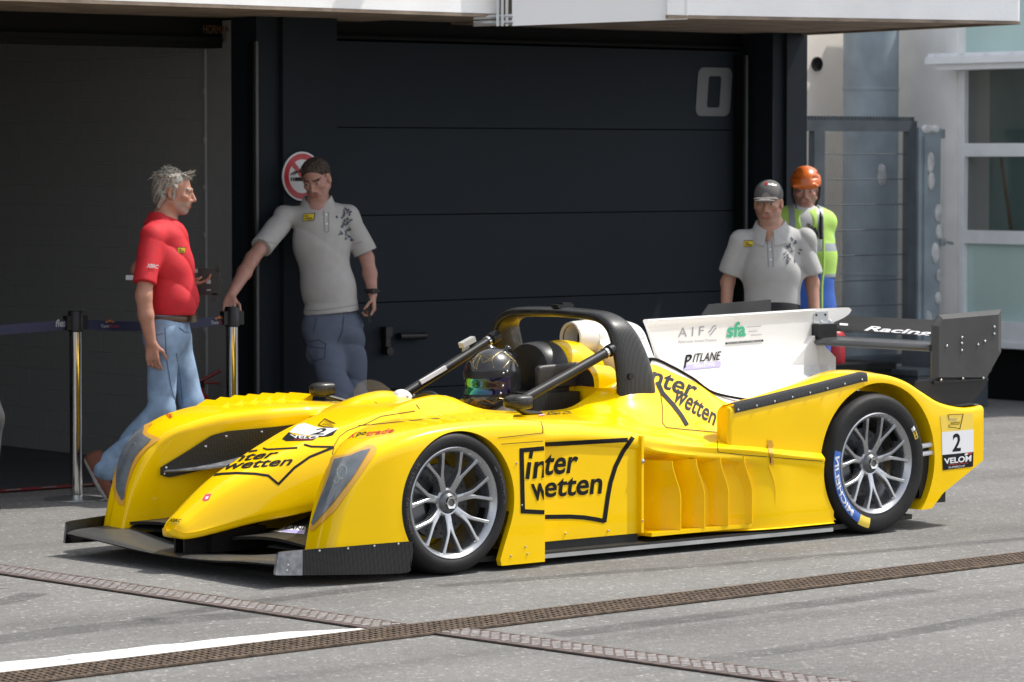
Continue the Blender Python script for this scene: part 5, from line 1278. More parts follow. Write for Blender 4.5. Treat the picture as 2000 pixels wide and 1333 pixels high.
# shirt
v = Vol(*bounds(p1, 240, 410, 420, 650), H)
w_ = folds(.0055, 44, 3)
v.cap(p1(322, 470), p1(323, 520), .128, .142, k=.06, flat=(aw, 1.25), wob=w_); v.cap(p1(323, 520), p1(331, 585), .138, .144, k=.06, flat=(aw, 1.12), wob=w_); v.cap(p1(331, 585), p1(326, 618), .144, .132, k=.05, flat=(aw, 1.15), wob=w_)
v.cap(p1(312, 452, -.05), p1(304, 468, -.17), .066, .062, k=.04, wob=w_); v.cap(p1(318, 450, .05), p1(322, 466, .17), .075, .07, k=.05, wob=w_); v.cap(p1(312, 440), p1(316, 452), .074, .09, k=.04)
v.sleeve(sh_n, p1(292, 551, -.247), .064, .064, k=.02, wob=w_); v.sleeve(sh_f, el_f*.62+sh_f*.38, .07, .066, k=.03, wob=w_)
v.plane_cut(p1(326, 617), p1(326, 640)-p1(326, 600)+fw_*.0)
shirt = shirt_red = vmesh('shirt', v, mat('red_polo', (.52, .012, .022), .75, noise=.08, nscale=30, bump=.15, bscale=300), man, of)
of_red = of
def badge_on(o, px, py, D, wpx, right, upv, of, big=1.):
    t_ = local_tree(o)
    h = t_.ray_cast(Vector(CAM-of), Vector(ray(px, py)).normalized())
    if h[0] is None: print('badge miss'); return
    n = np.array(h[1]); n = n if n@ray(px, py) < 0 else -n; ex = unit(np.array(right)-(np.array(right)@n)*n); ey = np.cross(n, ex); ey = ey if ey[2] > 0 else -ey
    return np.array(h[0]), ex, ey, n
r_ = badge_on(shirt, 352, 489, D1, 17, fw_, None, of)
if r_: logo(shirt, r_[0]-r_[1]*.02+r_[3]*.004, r_[1], r_[2], r_[3], .030, of*0)
r_ = badge_on(shirt, 297, 521, D1, 17, fw_, None, of)
if r_:
    tv, tf = flat_text('XBRC', shear=.3, bold=.03); tv = fit(tv, -.035, .035, -.010, .012)
    obj('badge', [r_[0]+r_[1]*a_+r_[2]*b_+r_[3]*.007 for a_, b_ in tv], tf, [mat('silver_print', (.45, .42, .43), .5)], shirt, smooth=False)
# jeans, belt, shoes
hip_n, hip_f = p1(322, 650, -.085), p1(330, 650, .085)
kn_f, an_f = p1(372, 790, .07), p1(392, 950, .06); kn_n, an_n = p1(318, 800, -.09), p1(218, 905, -.08)
# the leg nearer the picture edge trails: its shoe is on its toes by the post
v = Vol(*bounds(p1, 190, 430, 600, 1000, .06, .25), H)
w_ = folds(.006, 46, 8, (.2, .2, 1.))
v.cap(p1(326, 625), p1(326, 655), .118, .134, k=.05, flat=(aw, 1.2), wob=w_)
v.cap(hip_f, kn_f, .092, .066, k=.05, wob=w_); v.cap(kn_f, an_f, .066, .055, k=.03, wob=w_); v.cap(hip_n, kn_n, .094, .066, k=.05, wob=w_); v.cap(kn_n, an_n, .068, .058, k=.03, wob=w_)
v.cap(an_n, an_n+(an_n-kn_n)*.10, .058, .064, k=.02, wob=w_)
m_jean = mat('faded_denim', (.20, .29, .42), .85, noise=.30, nscale=11, bump=.2, bscale=250)
jn = vmesh('jeans', v, m_jean, man, of)
m_dseam = mat('denim_seam', (.07, .10, .17), .85)
on_cloth(jn, 'seam', [line([(322, 640), (325, 700), (335, 760), (348, 800)], 1.6), line([(350, 640), (362, 650), (376, 648)], 1.6), line([(278, 648), (300, 656), (318, 652)], 1.4), line([(283, 655), (285, 690), (300, 702), (314, 694)], 1.3), line([(345, 690), (352, 740), (356, 790)], 1.2)], of, [m_dseam])
mb = MB().tube([p1(326, 622)+(fw_*math.cos(t)*.136+aw*math.sin(t)*.158)-of for t in np.linspace(0, 2*np.pi, 40)], .017, 8, squash=(1, .35))
mb.build('belt', [mat('brown_leather', (.09, .045, .025), .5, noise=.2)], man)
q = p1(326, 622)+fw_*.137-aw*.06-of; MB().box(q, (.035, .05, .036)).build('belt_buckle', [m_rust], man, smooth=False)
mats_sh = [mat('brown_suede', (.13, .045, .025), .8, noise=.15), mat('shoe_sole', (.42, .40, .38), .7)]
def shoe(v, heel, toe, up, k=.02):
    heel = np.array(heel); toe = np.array(toe); u = unit(up)
    v.cap(heel+u*.045, heel*.35+toe*.65+u*.038, .040, .040, k=.02); v.cap(heel*.4+toe*.6+u*.032, toe+u*.028, .040, .030, k=.02); v.cap(heel+u*.085, heel*.7+toe*.3+u*.075, .036, .036, k=.02)
def shoes(parent, of, L, mats, name='shoes'):
    for heel, toe, up in L:
        lo = np.minimum(heel, toe)-.2; v = Vol(lo, np.maximum(heel, toe)+.2, .006); shoe(v, heel, toe, up); v.plane_cut(np.array(heel), -np.array(up))
        hh = np.array(heel); uu = unit(up)
        vmesh('shoe', v, mats, parent, of, lambda C, hh=hh, uu=uu: (((C-hh)@uu) < .022).astype(int), 1)
ht = p1(206, 972, -.08); hh_ = p1(168, 905, -.08); upn = unit(np.cross(ht-hh_, aw)); upn = upn if upn@fw_ > 0 else -upn
fl = p1(392, 985, .06); fl[2] = 0.001
shoes(man, of, [(hh_, ht, upn), (fl-fw_*.07, fl+fw_*.17, (0, 0, 1))], mats_sh)
# hair
v = Vol(hc-.2, hc+.2, .0034); L = lambda *p: hc+Rh@np.array(p)
v.ell(L(0, -.026, .050), (.080, .099, .076), Rh, .01); v.ell(L(0, -.070, -.005), (.068, .054, .086), Rh, .03)
rs = np.random.RandomState(5)
for k in range(190):
    a = rs.uniform(-1.5, 1.5); b = rs.uniform(-.9, 1.2); p = np.array([.084*math.sin(a)*math.cos(b*.5), -.03-.085*math.sin(b)*math.cos(a)*1.0, .055+.075*math.cos(a)*math.cos(b)])
    q = p+np.array([rs.uniform(-.02, .02)+.012*np.sign(p[0]), -.030+rs.uniform(-.02, .03), rs.uniform(-.02, .022)-.015*(p[1] < -.06)]); v.cap(L(*p), L(*q), .0068, .0022, k=.003)
for k in range(26):
    x = rs.uniform(-.06, .06); v.cap(L(x, .035, .092+rs.uniform(-.01, .012)), L(x*1.1, .082+rs.uniform(-.015, .030), .100+rs.uniform(-.035, .034)), .0068, .0020, k=.003)
for s_ in (-1, 1): v.cap(L(.074*s_, .012, .03), L(.077*s_, .006, -.035), .013, .008, k=.01); v.cap(L(.07*s_, -.05, -.03), L(.062*s_, -.07, -.085), .02, .012, k=.02)
v.ell(L(0, .070, -.002), (.070, .045, .070), Rh, .008, True)
def hmi(C): return (np.sin(C[:, 0]*260)+np.sin(C[:, 1]*190+C[:, 2]*140) > .8).astype(int)
vmesh('hair', v, [mat('grey_hair', (.27, .245, .21), .6, noise=.4, nscale=120), mat('dark_grey_hair', (.13, .115, .10), .6, noise=.4, nscale=120)], man, of, hmi, 1)
# device in his far hand, lanyard card behind him
dv = thing('radio_case', 'black rugged radio case held out in front of the man in red', 'device', tuple(p1(402, 553, .20))); o_ = np.array(dv.location)
Rd = np.stack([fw_, aw, np.array([0, 0, 1.])], 1)
mb = MB().box((0, 0, 0), (.115, .03, .145), 0, Rd).box(fw_*.05+np.array([0, 0, .075]), (.025, .03, .05), 0, Rd).box(fw_*.03+np.array([0, 0, -.085]), (.03, .03, .045), 0, Rd)
mb.box(fw_*.062+np.array([0, 0, .0]), (.02, .026, .03), 0, Rd).box(-fw_*.08+np.array([0, 0, .058]), (.09, .022, .02), 1, Rd)
mb.build('case', [mat('black_plastic', (.014, .013, .013), .4), mat('pale_plastic', (.4, .4, .4), .4)], dv, smooth=False)
mb = MB().box(-aw*.017, (.022, .004, .022), 0, Rd).box(-aw*.017+np.array([0, 0, -.045]), (.022, .004, .007), 0, Rd); mb.build('screen_print', [m_inkgr], dv, smooth=False)
mb = MB().box(p1(247, 545, .2)-of, (.05, .006, .026), 0, Rd).tube([p1(252, 548, .2)-of, p1(262, 552, .2)-of, p1(268, 540, .2)-of], .006, 6, 1); mb.build('wrist_tag', [m_inkw, m_blk], man, smooth=False)

# ------------------------------------------------------------------ man in grey polo leaning on the barrier post
D2 = 20.35; aw = np.array([cam_h[0], cam_h[1], 0]); rt = np.array([cam_r[0], cam_r[1], 0]); UP = np.array([0, 0, 1.])
def p2(px, py, dd=0.): return at(px, py, D2)+aw*dd
man = thing('person', 'short haired man in grey polo leaning one hand on the barrier post', 'person', tuple(p2(680, 960)[:2])+(0,)); of = np.array(man.location)
hc = p2(619, 350, -.06); Rh = frame(unit(-aw*.86-rt*.22+UP*-.36), unit(UP*1.0-rt*.10))
sR, sL = p2(558, 424, -.02), p2(680, 422, .02); eR, wR = p2(500, 503, -.30), p2(466, 572, -.62); eL, wL = p2(716, 505, .04), p2(728, 575, .0)
lo, hi = bounds(p2, 450, 750, 300, 650, .1, .3); lo -= aw*.35
v = Vol(lo, hi, H)
head(v, hc, Rh, .99, jaw=1.05); v.cap(p2(622, 385, -.03), p2(622, 412), .060, .070, k=.025); v.cap(p2(622, 420), p2(645, 600), .10, .12, k=.04)
v.cap(sR, eR, .046, .040, k=.03); v.cap(eR, p2(488, 528, -.41), .040, .041, k=.02); v.cap(p2(488, 528, -.41), wR, .041, .027, k=.02)
hand(v, wR, p2(466, 600, -.80)-wR-UP*.02, aw*.25-UP*1.0, rt, .75, .3)
v.cap(sL, eL, .046, .040, k=.03); v.cap(eL, p2(722, 535, .03), .040, .040, k=.02); v.cap(p2(722, 535, .03), wL, .040, .027, k=.02)
hand(v, wL, p2(731, 625, -.02)-wL, -rt*.9, -aw, 1.15, .4)
vmesh('body', v, skin_mats((.36, .185, .145), (.06, .035, .025), (.33, .18, .145)), man, of, head_mi(hc, Rh, .99))
m_grey = mat('grey_polo', (.37, .365, .36), .8, noise=.05, nscale=20, bump=.12, bscale=300)
w_ = folds(.006, 40, 12)
v = Vol(lo, hi, H)
v.cap(p2(620, 434), p2(628, 480), .118, .130, k=.06, flat=(rt, 1.20), wob=w_); v.cap(p2(628, 480), p2(641, 560), .128, .128, k=.04, flat=(rt, 1.16), wob=w_); v.cap(p2(641, 560), p2(648, 615), .129, .132, k=.04, flat=(rt, 1.18), wob=w_)
v.cap(p2(603, 417), sR, .056, .057, k=.035, wob=w_); v.cap(p2(643, 415), sL, .056, .057, k=.035, wob=w_); v.cap(p2(622, 404), p2(622, 424), .066, .09, k=.03)
v.sleeve(sR, sR*.27+eR*.73, .060, .068, k=.015, wob=w_); v.sleeve(sL, sL*.12+eL*.88, .060, .066, k=.012, wob=w_)
v.plane_cut(p2(645, 612), -UP+rt*.09)
shirt = vmesh('shirt', v, m_grey, man, of)
def polo_collar(parent, c, rx, of, mt, fdir, lean=0.):
    sd = unit(np.cross(fdir, UP)); mb = MB(); rows = []
    for k, zz in ((.80, .020), (.84, .042), (.92, .046), (1.10, .004), (1.26, -.034), (1.30, -.046), (1.22, -.050)):
        rows.append([c+(sd*math.sin(t)*rx*(1+.10*(k-.8))+fdir*math.cos(t)*rx*.92)*(k+.10*max(0, math.cos(t))*(k-.8)/.5)+UP*(zz-.058*max(0, math.cos(t))**1.5)-of for t in np.linspace(R(13), R(347), 40)])
    mb.grid(rows); return mb.build('collar', [mt], parent)
polo_collar(shirt_red, p1(319, 431), .090, of_red, mat('red_collar', (.44, .01, .016), .75), unit(fw_-aw*.15))
polo_collar(shirt, p2(621, 398, -.015), .086, of, m_grey, unit(-aw*.95-rt*.1))
r_ = badge_on(shirt, 602, 425, D2, 28, rt, None, of)
if r_: logo(shirt, r_[0]-r_[1]*.030+r_[3]*.004, r_[1], r_[2], r_[3], .042, of*0)
def dots(px, py, seed, w, h, m, parent, of, n=26):
    t_ = local_tree(parent); mb = MB(); rs = np.random.RandomState(seed)
    for k in range(n):
        x = px+rs.normal()*w*.35+6*math.sin(k*.5); y = py+h*(k/n-.5)*1.0; hit = t_.ray_cast(Vector(CAM-of), Vector(ray(x, y)).normalized())
        if hit[0] is None: continue
        nn = np.array(hit[1]); nn = nn if nn@ray(x, y) < 0 else -nn; ex = unit(np.cross(UP, nn)); ey = np.cross(nn, ex); s0, s1, a0 = rs.uniform(.004, .013), rs.uniform(.003, .008), rs.uniform(0, 3)
        poly_ = [np.array(hit[0])+nn*.003+ex*(s0*math.cos(t)*math.cos(a0)-s1*math.sin(t)*math.sin(a0))+ey*(s0*math.cos(t)*math.sin(a0)+s1*math.sin(t)*math.cos(a0)) for t in np.linspace(0, 2*np.pi, 9)[:-1]]
        mb.add(poly_, [tuple(range(8))])
    return mb.build('print', [m], parent, smooth=False)
m_fold = mat('stitch_dark_grey', (.20, .20, .20), .85)  # darker grey for the placket and stitch lines on the polos
on_cloth(shirt, 'placket', [line([(632, 402), (633, 425), (634, 452)], 1.4), line([(641, 402), (642, 428), (642, 453), (634, 454)], 1.2), poly([(636, 418), (639, 418), (639, 421), (636, 421)], 1), poly([(637, 436), (640, 436), (640, 439), (637, 439)], 1)], of, [m_fold, m_inkw])
on_cloth(shirt, 'stitching', [line([(504, 468), (520, 473), (548, 478)], 1.1), line([(588, 606), (620, 607), (660, 602), (706, 594)], 1.1), line([(690, 478), (708, 472)], 1.1)], of, [m_fold])
m_print = mat('faded_navy_print', (.07, .08, .11), .8)
dots(675, 440, 4, 16, 62, m_print, shirt, of, 44)
m_work = mat('blue_grey_work_trousers', (.085, .105, .155), .85, noise=.10, nscale=14, bump=.15, bscale=220)
v = Vol(*bounds(p2, 590, 740, 590, 1000, .07, .25), H); w_ = folds(.007, 44, 21, (.3, .2, 1.))
hR, hL = p2(622, 640, -.02), p2(675, 640, .02); kR, aR = p2(665, 770, -.13), p2(700, 935, -.06); kL, aL = p2(690, 770, .06), p2(672, 950, .10)
v.cap(p2(648, 610), p2(650, 640), .112, .126, k=.05, flat=(rt, 1.2), wob=w_)
v.cap(hR, kR, .098, .078, k=.05, wob=w_); v.cap(kR, aR, .078, .066, k=.03, wob=w_); v.cap(hL, kL, .098, .078, k=.04, wob=w_); v.cap(kL, aL, .078, .066, k=.03, wob=w_)
v.ell(p2(612, 690, -.06), (.035, .05, .06), None, .02)
tro = vmesh('trousers', v, m_work, man, of)
on_cloth(tro, 'seam', [line([(604, 668), (622, 664), (636, 672), (634, 700), (612, 706), (603, 690)], 1.5), line([(606, 678), (636, 681)], 1.3), line([(672, 618), (668, 650), (660, 668)], 1.5), line([(618, 622), (612, 650)], 1.3)], of, [mat('trouser_seam', (.03, .04, .065), .85)])
f1 = p2(712, 958, -.10); f1[2] = .001; f2 = p2(668, 958, .08); f2[2] = .001
m_bs = [mat('black_shoe', (.015, .014, .014), .5), m_blk]
shoes(man, of, [(f1+aw*.06, f1-aw*.19+rt*.04, UP), (f2+aw*.04, f2-aw*.20-rt*.03, UP)], m_bs)
v = Vol(hc-.18, hc+.18, .0036); L = lambda *p: hc+Rh@np.array(p)
v.ell(L(0, -.018, .044), (.0775, .0965, .078), Rh, .01); v.ell(L(0, -.055, .0), (.070, .055, .075), Rh, .02); v.ell(L(0, .092, -.01), (.085, .062, .078), Rh, .012, True); v.ell(L(0, .02, -.075), (.095, .085, .055), Rh, .012, True)
rs = np.random.RandomState(3)
for k in range(260):
    a = rs.uniform(-2.4, 2.4); e_ = rs.uniform(-.25, 1.2); d_ = np.array([math.sin(a)*math.cos(e_)*.080, (math.cos(a) if abs(a) < 1.2 else math.cos(a))*math.cos(e_)*.092-.012, .040+math.sin(e_)*.078])
    if d_[1] > .050 and d_[2] < .080: continue
    v.cap(L(*d_), L(*(d_*1.02+np.array([rs.uniform(-.006, .006), rs.uniform(-.002, .010), rs.uniform(-.003, .007)]))), .0062, .0024, k=.003)
vmesh('hair', v, mat('brown_black_hair', (.045, .030, .022), .75, noise=.5, nscale=160), man, of, None, 1)
MB().tube([wL-unit(wL-eL)*.02+(rt*math.cos(t)+aw*math.sin(t))*.035-of for t in np.linspace(0, 2*np.pi, 20)], .012, 6).box(wL-unit(wL-eL)*.02-aw*.038+rt*.01-of, (.03, .014, .03)).build('wrist_watch', [m_blk], man)
ph = thing('phone', 'black phone held in the left hand of the leaning man', 'phone', tuple(p2(722, 606, -.03)))
MB().box((0, 0, 0), (.012, .07, .135), 0, np.stack([rt, aw, UP], 1)).box((.0, 0, 0), (.010, .066, .139), 0, np.stack([rt, aw, UP], 1)).build('case', [m_blk], ph, smooth=False)

# ------------------------------------------------------------------ man in the grey cap, behind the rear wing
D3 = 20.6
def p3(px, py, dd=0.): return at(px, py, D3)+aw*dd
man = thing('person', 'man in grey baseball cap and grey polo standing behind the rear wing', 'person', tuple(p3(1508, 935)[:2])+(0,)); of = np.array(man.location)
hc = p3(1500, 397, -.03); Rh = frame(unit(-aw*.93-rt*.22-UP*.10))
sR, sL = p3(1447, 470), p3(1570, 470); eR, wR = p3(1422, 552, .05), p3(1416, 632, -.03); eL, wL = p3(1588, 555, .05), p3(1592, 640, -.03)
lo, hi = bounds(p3, 1400, 1620, 345, 690)
v = Vol(lo, hi, .0062); head(v, hc, Rh, 1.02); v.cap(p3(1504, 425), p3(1508, 455), .060, .072, k=.025); v.cap(p3(1508, 460), p3(1508, 620), .10, .12, k=.04)
for s_, e_, w__, t_ in ((sR, eR, wR, rt), (sL, eL, wL, -rt)):
    v.cap(s_, e_, .045, .040, k=.03); v.cap(e_, w__, .040, .027, k=.02); hand(v, w__, -UP-aw*.15, t_*.6+aw*.5, -aw, .7)
vmesh('body', v, skin_mats((.37, .19, .13), (.05, .035, .03), (.31, .17, .125)), man, of, head_mi(hc, Rh, 1.02))
w_ = folds(.008, 40, 31, (.8, -.3, .8)); v = Vol(lo, hi, .0062)
v.cap(p3(1508, 480), p3(1508, 530), .124, .138, k=.06, flat=(rt, 1.16), wob=w_); v.cap(p3(1508, 530), p3(1507, 610), .139, .140, k=.05, flat=(rt, 1.16), wob=w_)
v.cap(p3(1488, 462), sR, .056, .057, k=.035, wob=w_); v.cap(p3(1528, 462), sL, .056, .057, k=.035, wob=w_); v.cap(p3(1507, 450), p3(1508, 468), .068, .09, k=.03)
v.sleeve(sR, sR*.20+eR*.80, .060, .072, k=.035, wob=w_); v.sleeve(sL, sL*.22+eL*.78, .060, .074, k=.035, wob=w_)
v.ell(p3(1496, 450, -.13), (.042, .06, .085), None, .012, True)
v.plane_cut(p3(1507, 600), -UP)
shirt = vmesh('shirt', v, m_grey, man, of)
polo_collar(shirt, p3(1505, 446, -.02), .092, of, m_grey, unit(-aw*.95-rt*.12))
r_ = badge_on(shirt, 1463, 476, D3, 22, rt, None, of)
if r_: logo(shirt, r_[0]-r_[1]*.030+r_[3]*.006, r_[1], r_[2], r_[3], .036, of*0)
dots(1545, 490, 9, 22, 50, m_print, shirt, of, 30)
on_cloth(shirt, 'placket', [line([(1498, 470), (1500, 500), (1501, 522)], 1.6), line([(1507, 472), (1510, 500), (1510, 522)], 1.4), poly([(1503, 486), (1506, 486), (1506, 489), (1503, 489)], 1), poly([(1504, 506), (1507, 506), (1507, 509), (1504, 509)], 1)], of, [m_fold, m_inkw])
v = Vol(*bounds(p3, 1440, 1580, 590, 960, .06, .2), .009)
v.cap(p3(1508, 602), p3(1508, 625), .140, .148, k=.04, flat=(rt, 1.18))
fa, fb = p3(1480, 925), p3(1540, 925); fa[2] = fb[2] = .07
v.cap(p3(1482, 635), p3(1480, 780), .10, .08, k=.04); v.cap(p3(1480, 780), fa, .08, .066, k=.03); v.cap(p3(1534, 635), p3(1538, 780), .10, .08, k=.04); v.cap(p3(1538, 780), fb, .08, .066, k=.03)
vmesh('trousers', v, mat('black_trousers', (.014, .014, .017), .85), man, of)
fa[2] = fb[2] = .001; shoes(man, of, [(fa+aw*.06, fa-aw*.19, UP), (fb+aw*.06, fb-aw*.19, UP)], m_bs)
L = lambda *p: hc+Rh@np.array(p); v = Vol(hc-.24, hc+.24, .0045)
v.ell(L(0, -.014, .048), (.084, .106, .088), Rh, .01); v.plane_cut(L(0, 0, .024), -(Rh@np.array([0, -.12, 1.])))
n0 = v.D.copy(); v.cap(L(-.035, .085, .034), L(.035, .085, .034), .040, k=.01, flat=(Rh@np.array([0, -.15, 1.]), .22)); v.cap(L(-.022, .125, .026), L(.022, .125, .026), .040, k=.012, flat=(Rh@np.array([0, -.2, 1.]), .2))
cap_ = vmesh('cap', v, [mat('grey_cap', (.10, .095, .092), .85, noise=.1), mat('cap_brim', (.20, .18, .17), .85)], man, of, lambda C: (((C-hc)@Rh)[:, 1] > .088).astype(int))
t_ = local_tree(cap_); mbx = MB()
for s_, a0, a1, m in (('B', 1494, 1500, 0), ('erden', 1500, 1517, 1)):
    tv, tf = flat_text(s_, bold=.04); tv = fit(tv, 0, 1, 0, 1); PP = []
    for a_, b_ in tv:
        x, y = a0+(a1-a0)*a_, 361-5*b_+3*(a_*(a1-a0)+a0-1494)/23; h = t_.ray_cast(Vector(CAM-of), Vector(ray(x, y)).normalized()); PP.append(np.array(h[0])-unit(ray(x, y))*.004 if h[0] is not None else np.zeros(3))
    if all(np.linalg.norm(p) > .01 for p in PP): mbx.add(PP, tf, m)
mbx.build('cap_print', [m_inkr, m_inkw], cap_, smooth=False)
v = Vol(hc-.16, hc+.16, .005); v.ell(L(0, -.060, -.005), (.068, .045, .055), Rh, .01); v.ell(L(.07, -.01, .012), (.012, .02, .03), Rh, .01); v.ell(L(-.07, -.01, .012), (.012, .02, .03), Rh, .01)
vmesh('hair', v, mat('dark_hair', (.04, .034, .03), .7, noise=.4, nscale=150), man, of, None, 1)

# ------------------------------------------------------------------ marshal in orange helmet and high visibility vest
D4 = 22.3
def p4(px, py, dd=0.): return at(px, py, D4)+aw*dd
man = thing('person', 'marshal in orange helmet and yellow green safety vest beside the steel gate', 'person', tuple(p4(1575, 890)[:2])+(0,)); of = np.array(man.location)
hc = p4(1573, 373, -.02); Rh = frame(unit(-aw*.98-rt*.10-UP*.06))
sR, sL = p4(1517, 428), p4(1612, 428); eR, wR = p4(1508, 520, .03), p4(1512, 590, -.04); eL, wL = p4(1617, 515, .05), p4(1600, 585, .12)
lo, hi = bounds(p4, 1490, 1640, 305, 660)
v = Vol(lo, hi, .0065); head(v, hc, Rh, 1.0, jaw=1.05); v.cap(p4(1573, 402), p4(1570, 425), .06, .07, k=.025); v.cap(p4(1568, 430), p4(1568, 560), .10, .12, k=.04)
for s_, e_, w__, t_ in ((sR, eR, wR, rt), (sL, eL, wL, -rt)):
    v.cap(s_, e_, .048, .042, k=.03); v.cap(e_, w__, .042, .03, k=.02); hand(v, w__, -UP, t_, -aw, .7)
vmesh('body', v, skin_mats((.40, .20, .15), (.12, .10, .08), (.34, .19, .15)), man, of, head_mi(hc, Rh, 1.0))
m_hv = mat('hi_vis_fabric', (.38, .60, .11), .7, noise=.06); m_refl = mat('reflective_tape', (.26, .29, .31), .4); m_blu = mat('blue_overall', (.022, .085, .36), .8, noise=.12)
w_ = folds(.005, 22, 44); v = Vol(lo, hi, .0062)
v.cap(p4(1567, 445), p4(1568, 495), .152, .160, k=.06, flat=(rt, 1.26), wob=w_); v.cap(p4(1568, 495), p4(1570, 545), .160, .160, k=.06, flat=(rt, 1.24), wob=w_)
v.cap(p4(1553, 423), p4(1516, 434), .064, .072, k=.04, wob=w_); v.cap(p4(1584, 423), p4(1612, 434), .064, .070, k=.04, wob=w_); v.ell(p4(1575, 428, -.16), (.038, .06, .085), None, .01, True)
v.plane_cut(p4(1570, 543), -UP)
def vest(C):
    q = C-p4(1570, 480); z = q[:, 2]; x = q@rt; m = np.zeros(len(C)); m[np.abs(z+.01) < .024] = 1; m[np.abs(z+.20) < .022] = 1
    for x0 in (-.085, .095): m[(np.abs(x-x0) < .020) & (z > .0)] = 1
    return m
ve = vmesh('safety_vest', v, [m_hv, m_refl], man, of, vest)
v = Vol(lo, hi, .0075)
v.cap(p4(1568, 440), p4(1570, 540), .142, .146, k=.06, flat=(rt, 1.2)); v.cap(p4(1570, 540), p4(1572, 600), .156, .168, k=.05, flat=(rt, 1.18), wob=folds(.007, 20, 4))
v.cap(sR, eR, .058, .055, k=.03); v.cap(eR, (eR+wR)/2, .055, .05, k=.02); v.cap(sL, eL, .058, .056, k=.03); v.cap(eL, wL, .060, .05, k=.02)
v.cap(p4(1573, 412), p4(1571, 428), .074, .09, k=.03)
vmesh('overall', v, [m_blu, mat('white_tshirt', (.50, .50, .49), .8)], man, of, lambda C: ((C[:, 2] > p4(1575, 452)[2]) & (np.abs((C-p4(1576, 430))@rt) < .07) & ((C-p4(1576, 430))@aw < .02)).astype(int))
v = Vol(*bounds(p4, 1520, 1640, 590, 920, .06, .2), .010)
fa, fb = p4(1550, 890), p4(1598, 890); fa[2] = fb[2] = .07
v.cap(p4(1570, 590), p4(1570, 620), .15, .15, k=.04, flat=(rt, 1.18)); v.cap(p4(1550, 625), p4(1550, 750), .10, .08, k=.04); v.cap(p4(1550, 750), fa, .08, .07, k=.03); v.cap(p4(1592, 625), p4(1597, 750), .10, .08, k=.04); v.cap(p4(1597, 750), fb, .08, .07, k=.03)
vmesh('trousers', v, m_blu, man, of); fa[2] = fb[2] = .001; shoes(man, of, [(fa+aw*.06, fa-aw*.19, UP), (fb+aw*.06, fb-aw*.19, UP)], m_bs)
q0 = p4(1570, 420, -.185)
mb = MB().add([p4(x, y, dd)-of for x, y, dd in ((1566, 414, -.10), (1580, 415, -.10), (1598, 470, -.178), (1590, 458, -.178), (1582, 470, -.178), (1577, 455, -.178))], [(0, 1, 2, 3), (0, 3, 4, 5)]); mb.tube([p4(1595, 405, -.04)-of, p4(1601, 425, -.11)-of, p4(1600, 465, -.175)-of], .014, 8)
mb.build('neck_strap', [m_blk], man, smooth=False)
mb = MB().tube([p4(1604, 465, -.165)-of, p4(1604, 520, -.172)-of, p4(1600, 560, -.178)-of, p4(1600, 600, -.18)-of], .009, 6)
mb.build('zip_edge', [m_hv, m_hv], ve, smooth=False)
L = lambda *p: hc+Rh@np.array(p); v = Vol(hc-.22, hc+.22, .0055)
v.ell(L(0, -.012, .060), (.098, .122, .098), Rh, .01); v.plane_cut(L(0, 0, .030), -(Rh@np.array([0, .10, 1.])))
for s_ in (-1, 1): v.cap(L(.045*s_, .10, .085), L(.078*s_, .06, .092), .012, k=.004, sub=True); v.cap(L(.075*s_, .03, .11), L(.085*s_, -.05, .11), .010, k=.004, sub=True)
v.cap(L(-.07, .098, .036), L(.07, .098, .036), .014, k=.02)
hm = vmesh('helmet', v, mat('orange_helmet', (.62, .13, .012), .35, coat=.3), man, of)
mb = MB()
for s_ in (-1, 1):
    mb.tube([L(.088*s_, .03, .03)-of, L(.084*s_, .02, -.04)-of, L(.058*s_, .04, -.105)-of, L(.0, .068, -.125)-of], .008, 6); mb.add([L(.045*s_, .116, .088)-of, L(.082*s_, .088, .095)-of, L(.080*s_, .092, .087)-of], [(0, 1, 2)])
mb.build('chin_strap', [m_blk], hm)

# ------------------------------------------------------------------ person just outside the left edge (one leg shows)
D5 = 18.4
def p5(px, py, dd=0.): return at(px, py, D5)+aw*dd
man = thing('person', 'person at the left picture edge of whom only a dark trouser leg and shoe show', 'person', tuple(p5(-40, 1000)[:2])+(0,)); of = np.array(man.location)
hc = p5(-62, 385); Rh = frame(rt); lo, hi = bounds(p5, -150, 30, 320, 1010)
v = Vol(lo, hi, .009); head(v, hc, Rh); v.cap(p5(-72, 410), p5(-78, 450), .06, .07, k=.03); v.cap(p5(-78, 460), p5(-72, 640), .11, .12, k=.05)
for dd in (-.2, .2): v.cap(p5(-78, 470, dd*.85), p5(-85, 570, dd*1.15), .05, .043, k=.03); v.cap(p5(-85, 570, dd*1.15), p5(-70, 665, dd*1.1), .043, .03, k=.02); hand(v, p5(-70, 665, dd*1.1), -UP, -np.sign(dd)*aw, rt, .6)
vmesh('body', v, skin_mats((.38, .2, .14), (.05, .04, .03)), man, of, head_mi(hc, Rh, 1.))
v = Vol(lo, hi, .009); v.cap(p5(-76, 475), p5(-72, 640), .15, .15, k=.05, flat=(aw, 1.25))
for dd in (-.19, .19): v.cap(p5(-78, 462, dd*.4), p5(-78, 470, dd*.9), .075, .075, k=.05); v.cap(p5(-78, 470, dd*.9), p5(-84, 545, dd*1.1), .078, .075, k=.03)
v.plane_cut(p5(-72, 640), -UP); vmesh('shirt', v, m_grey, man, of)
v = Vol(lo, hi, .009); v.cap(p5(-72, 645), p5(-70, 670), .14, .14, k=.05, flat=(aw, 1.2)); v.cap(p5(-58, 680, -.09), p5(-18, 815, -.09), .10, .080, k=.04); v.cap(p5(-18, 815, -.09), p5(-26, 965, -.09), .078, .062, k=.03); v.cap(p5(-74, 680, .09), p5(-80, 820, .09), .10, .08, k=.04); v.cap(p5(-80, 820, .09), p5(-105, 960, .09), .078, .062, k=.03)
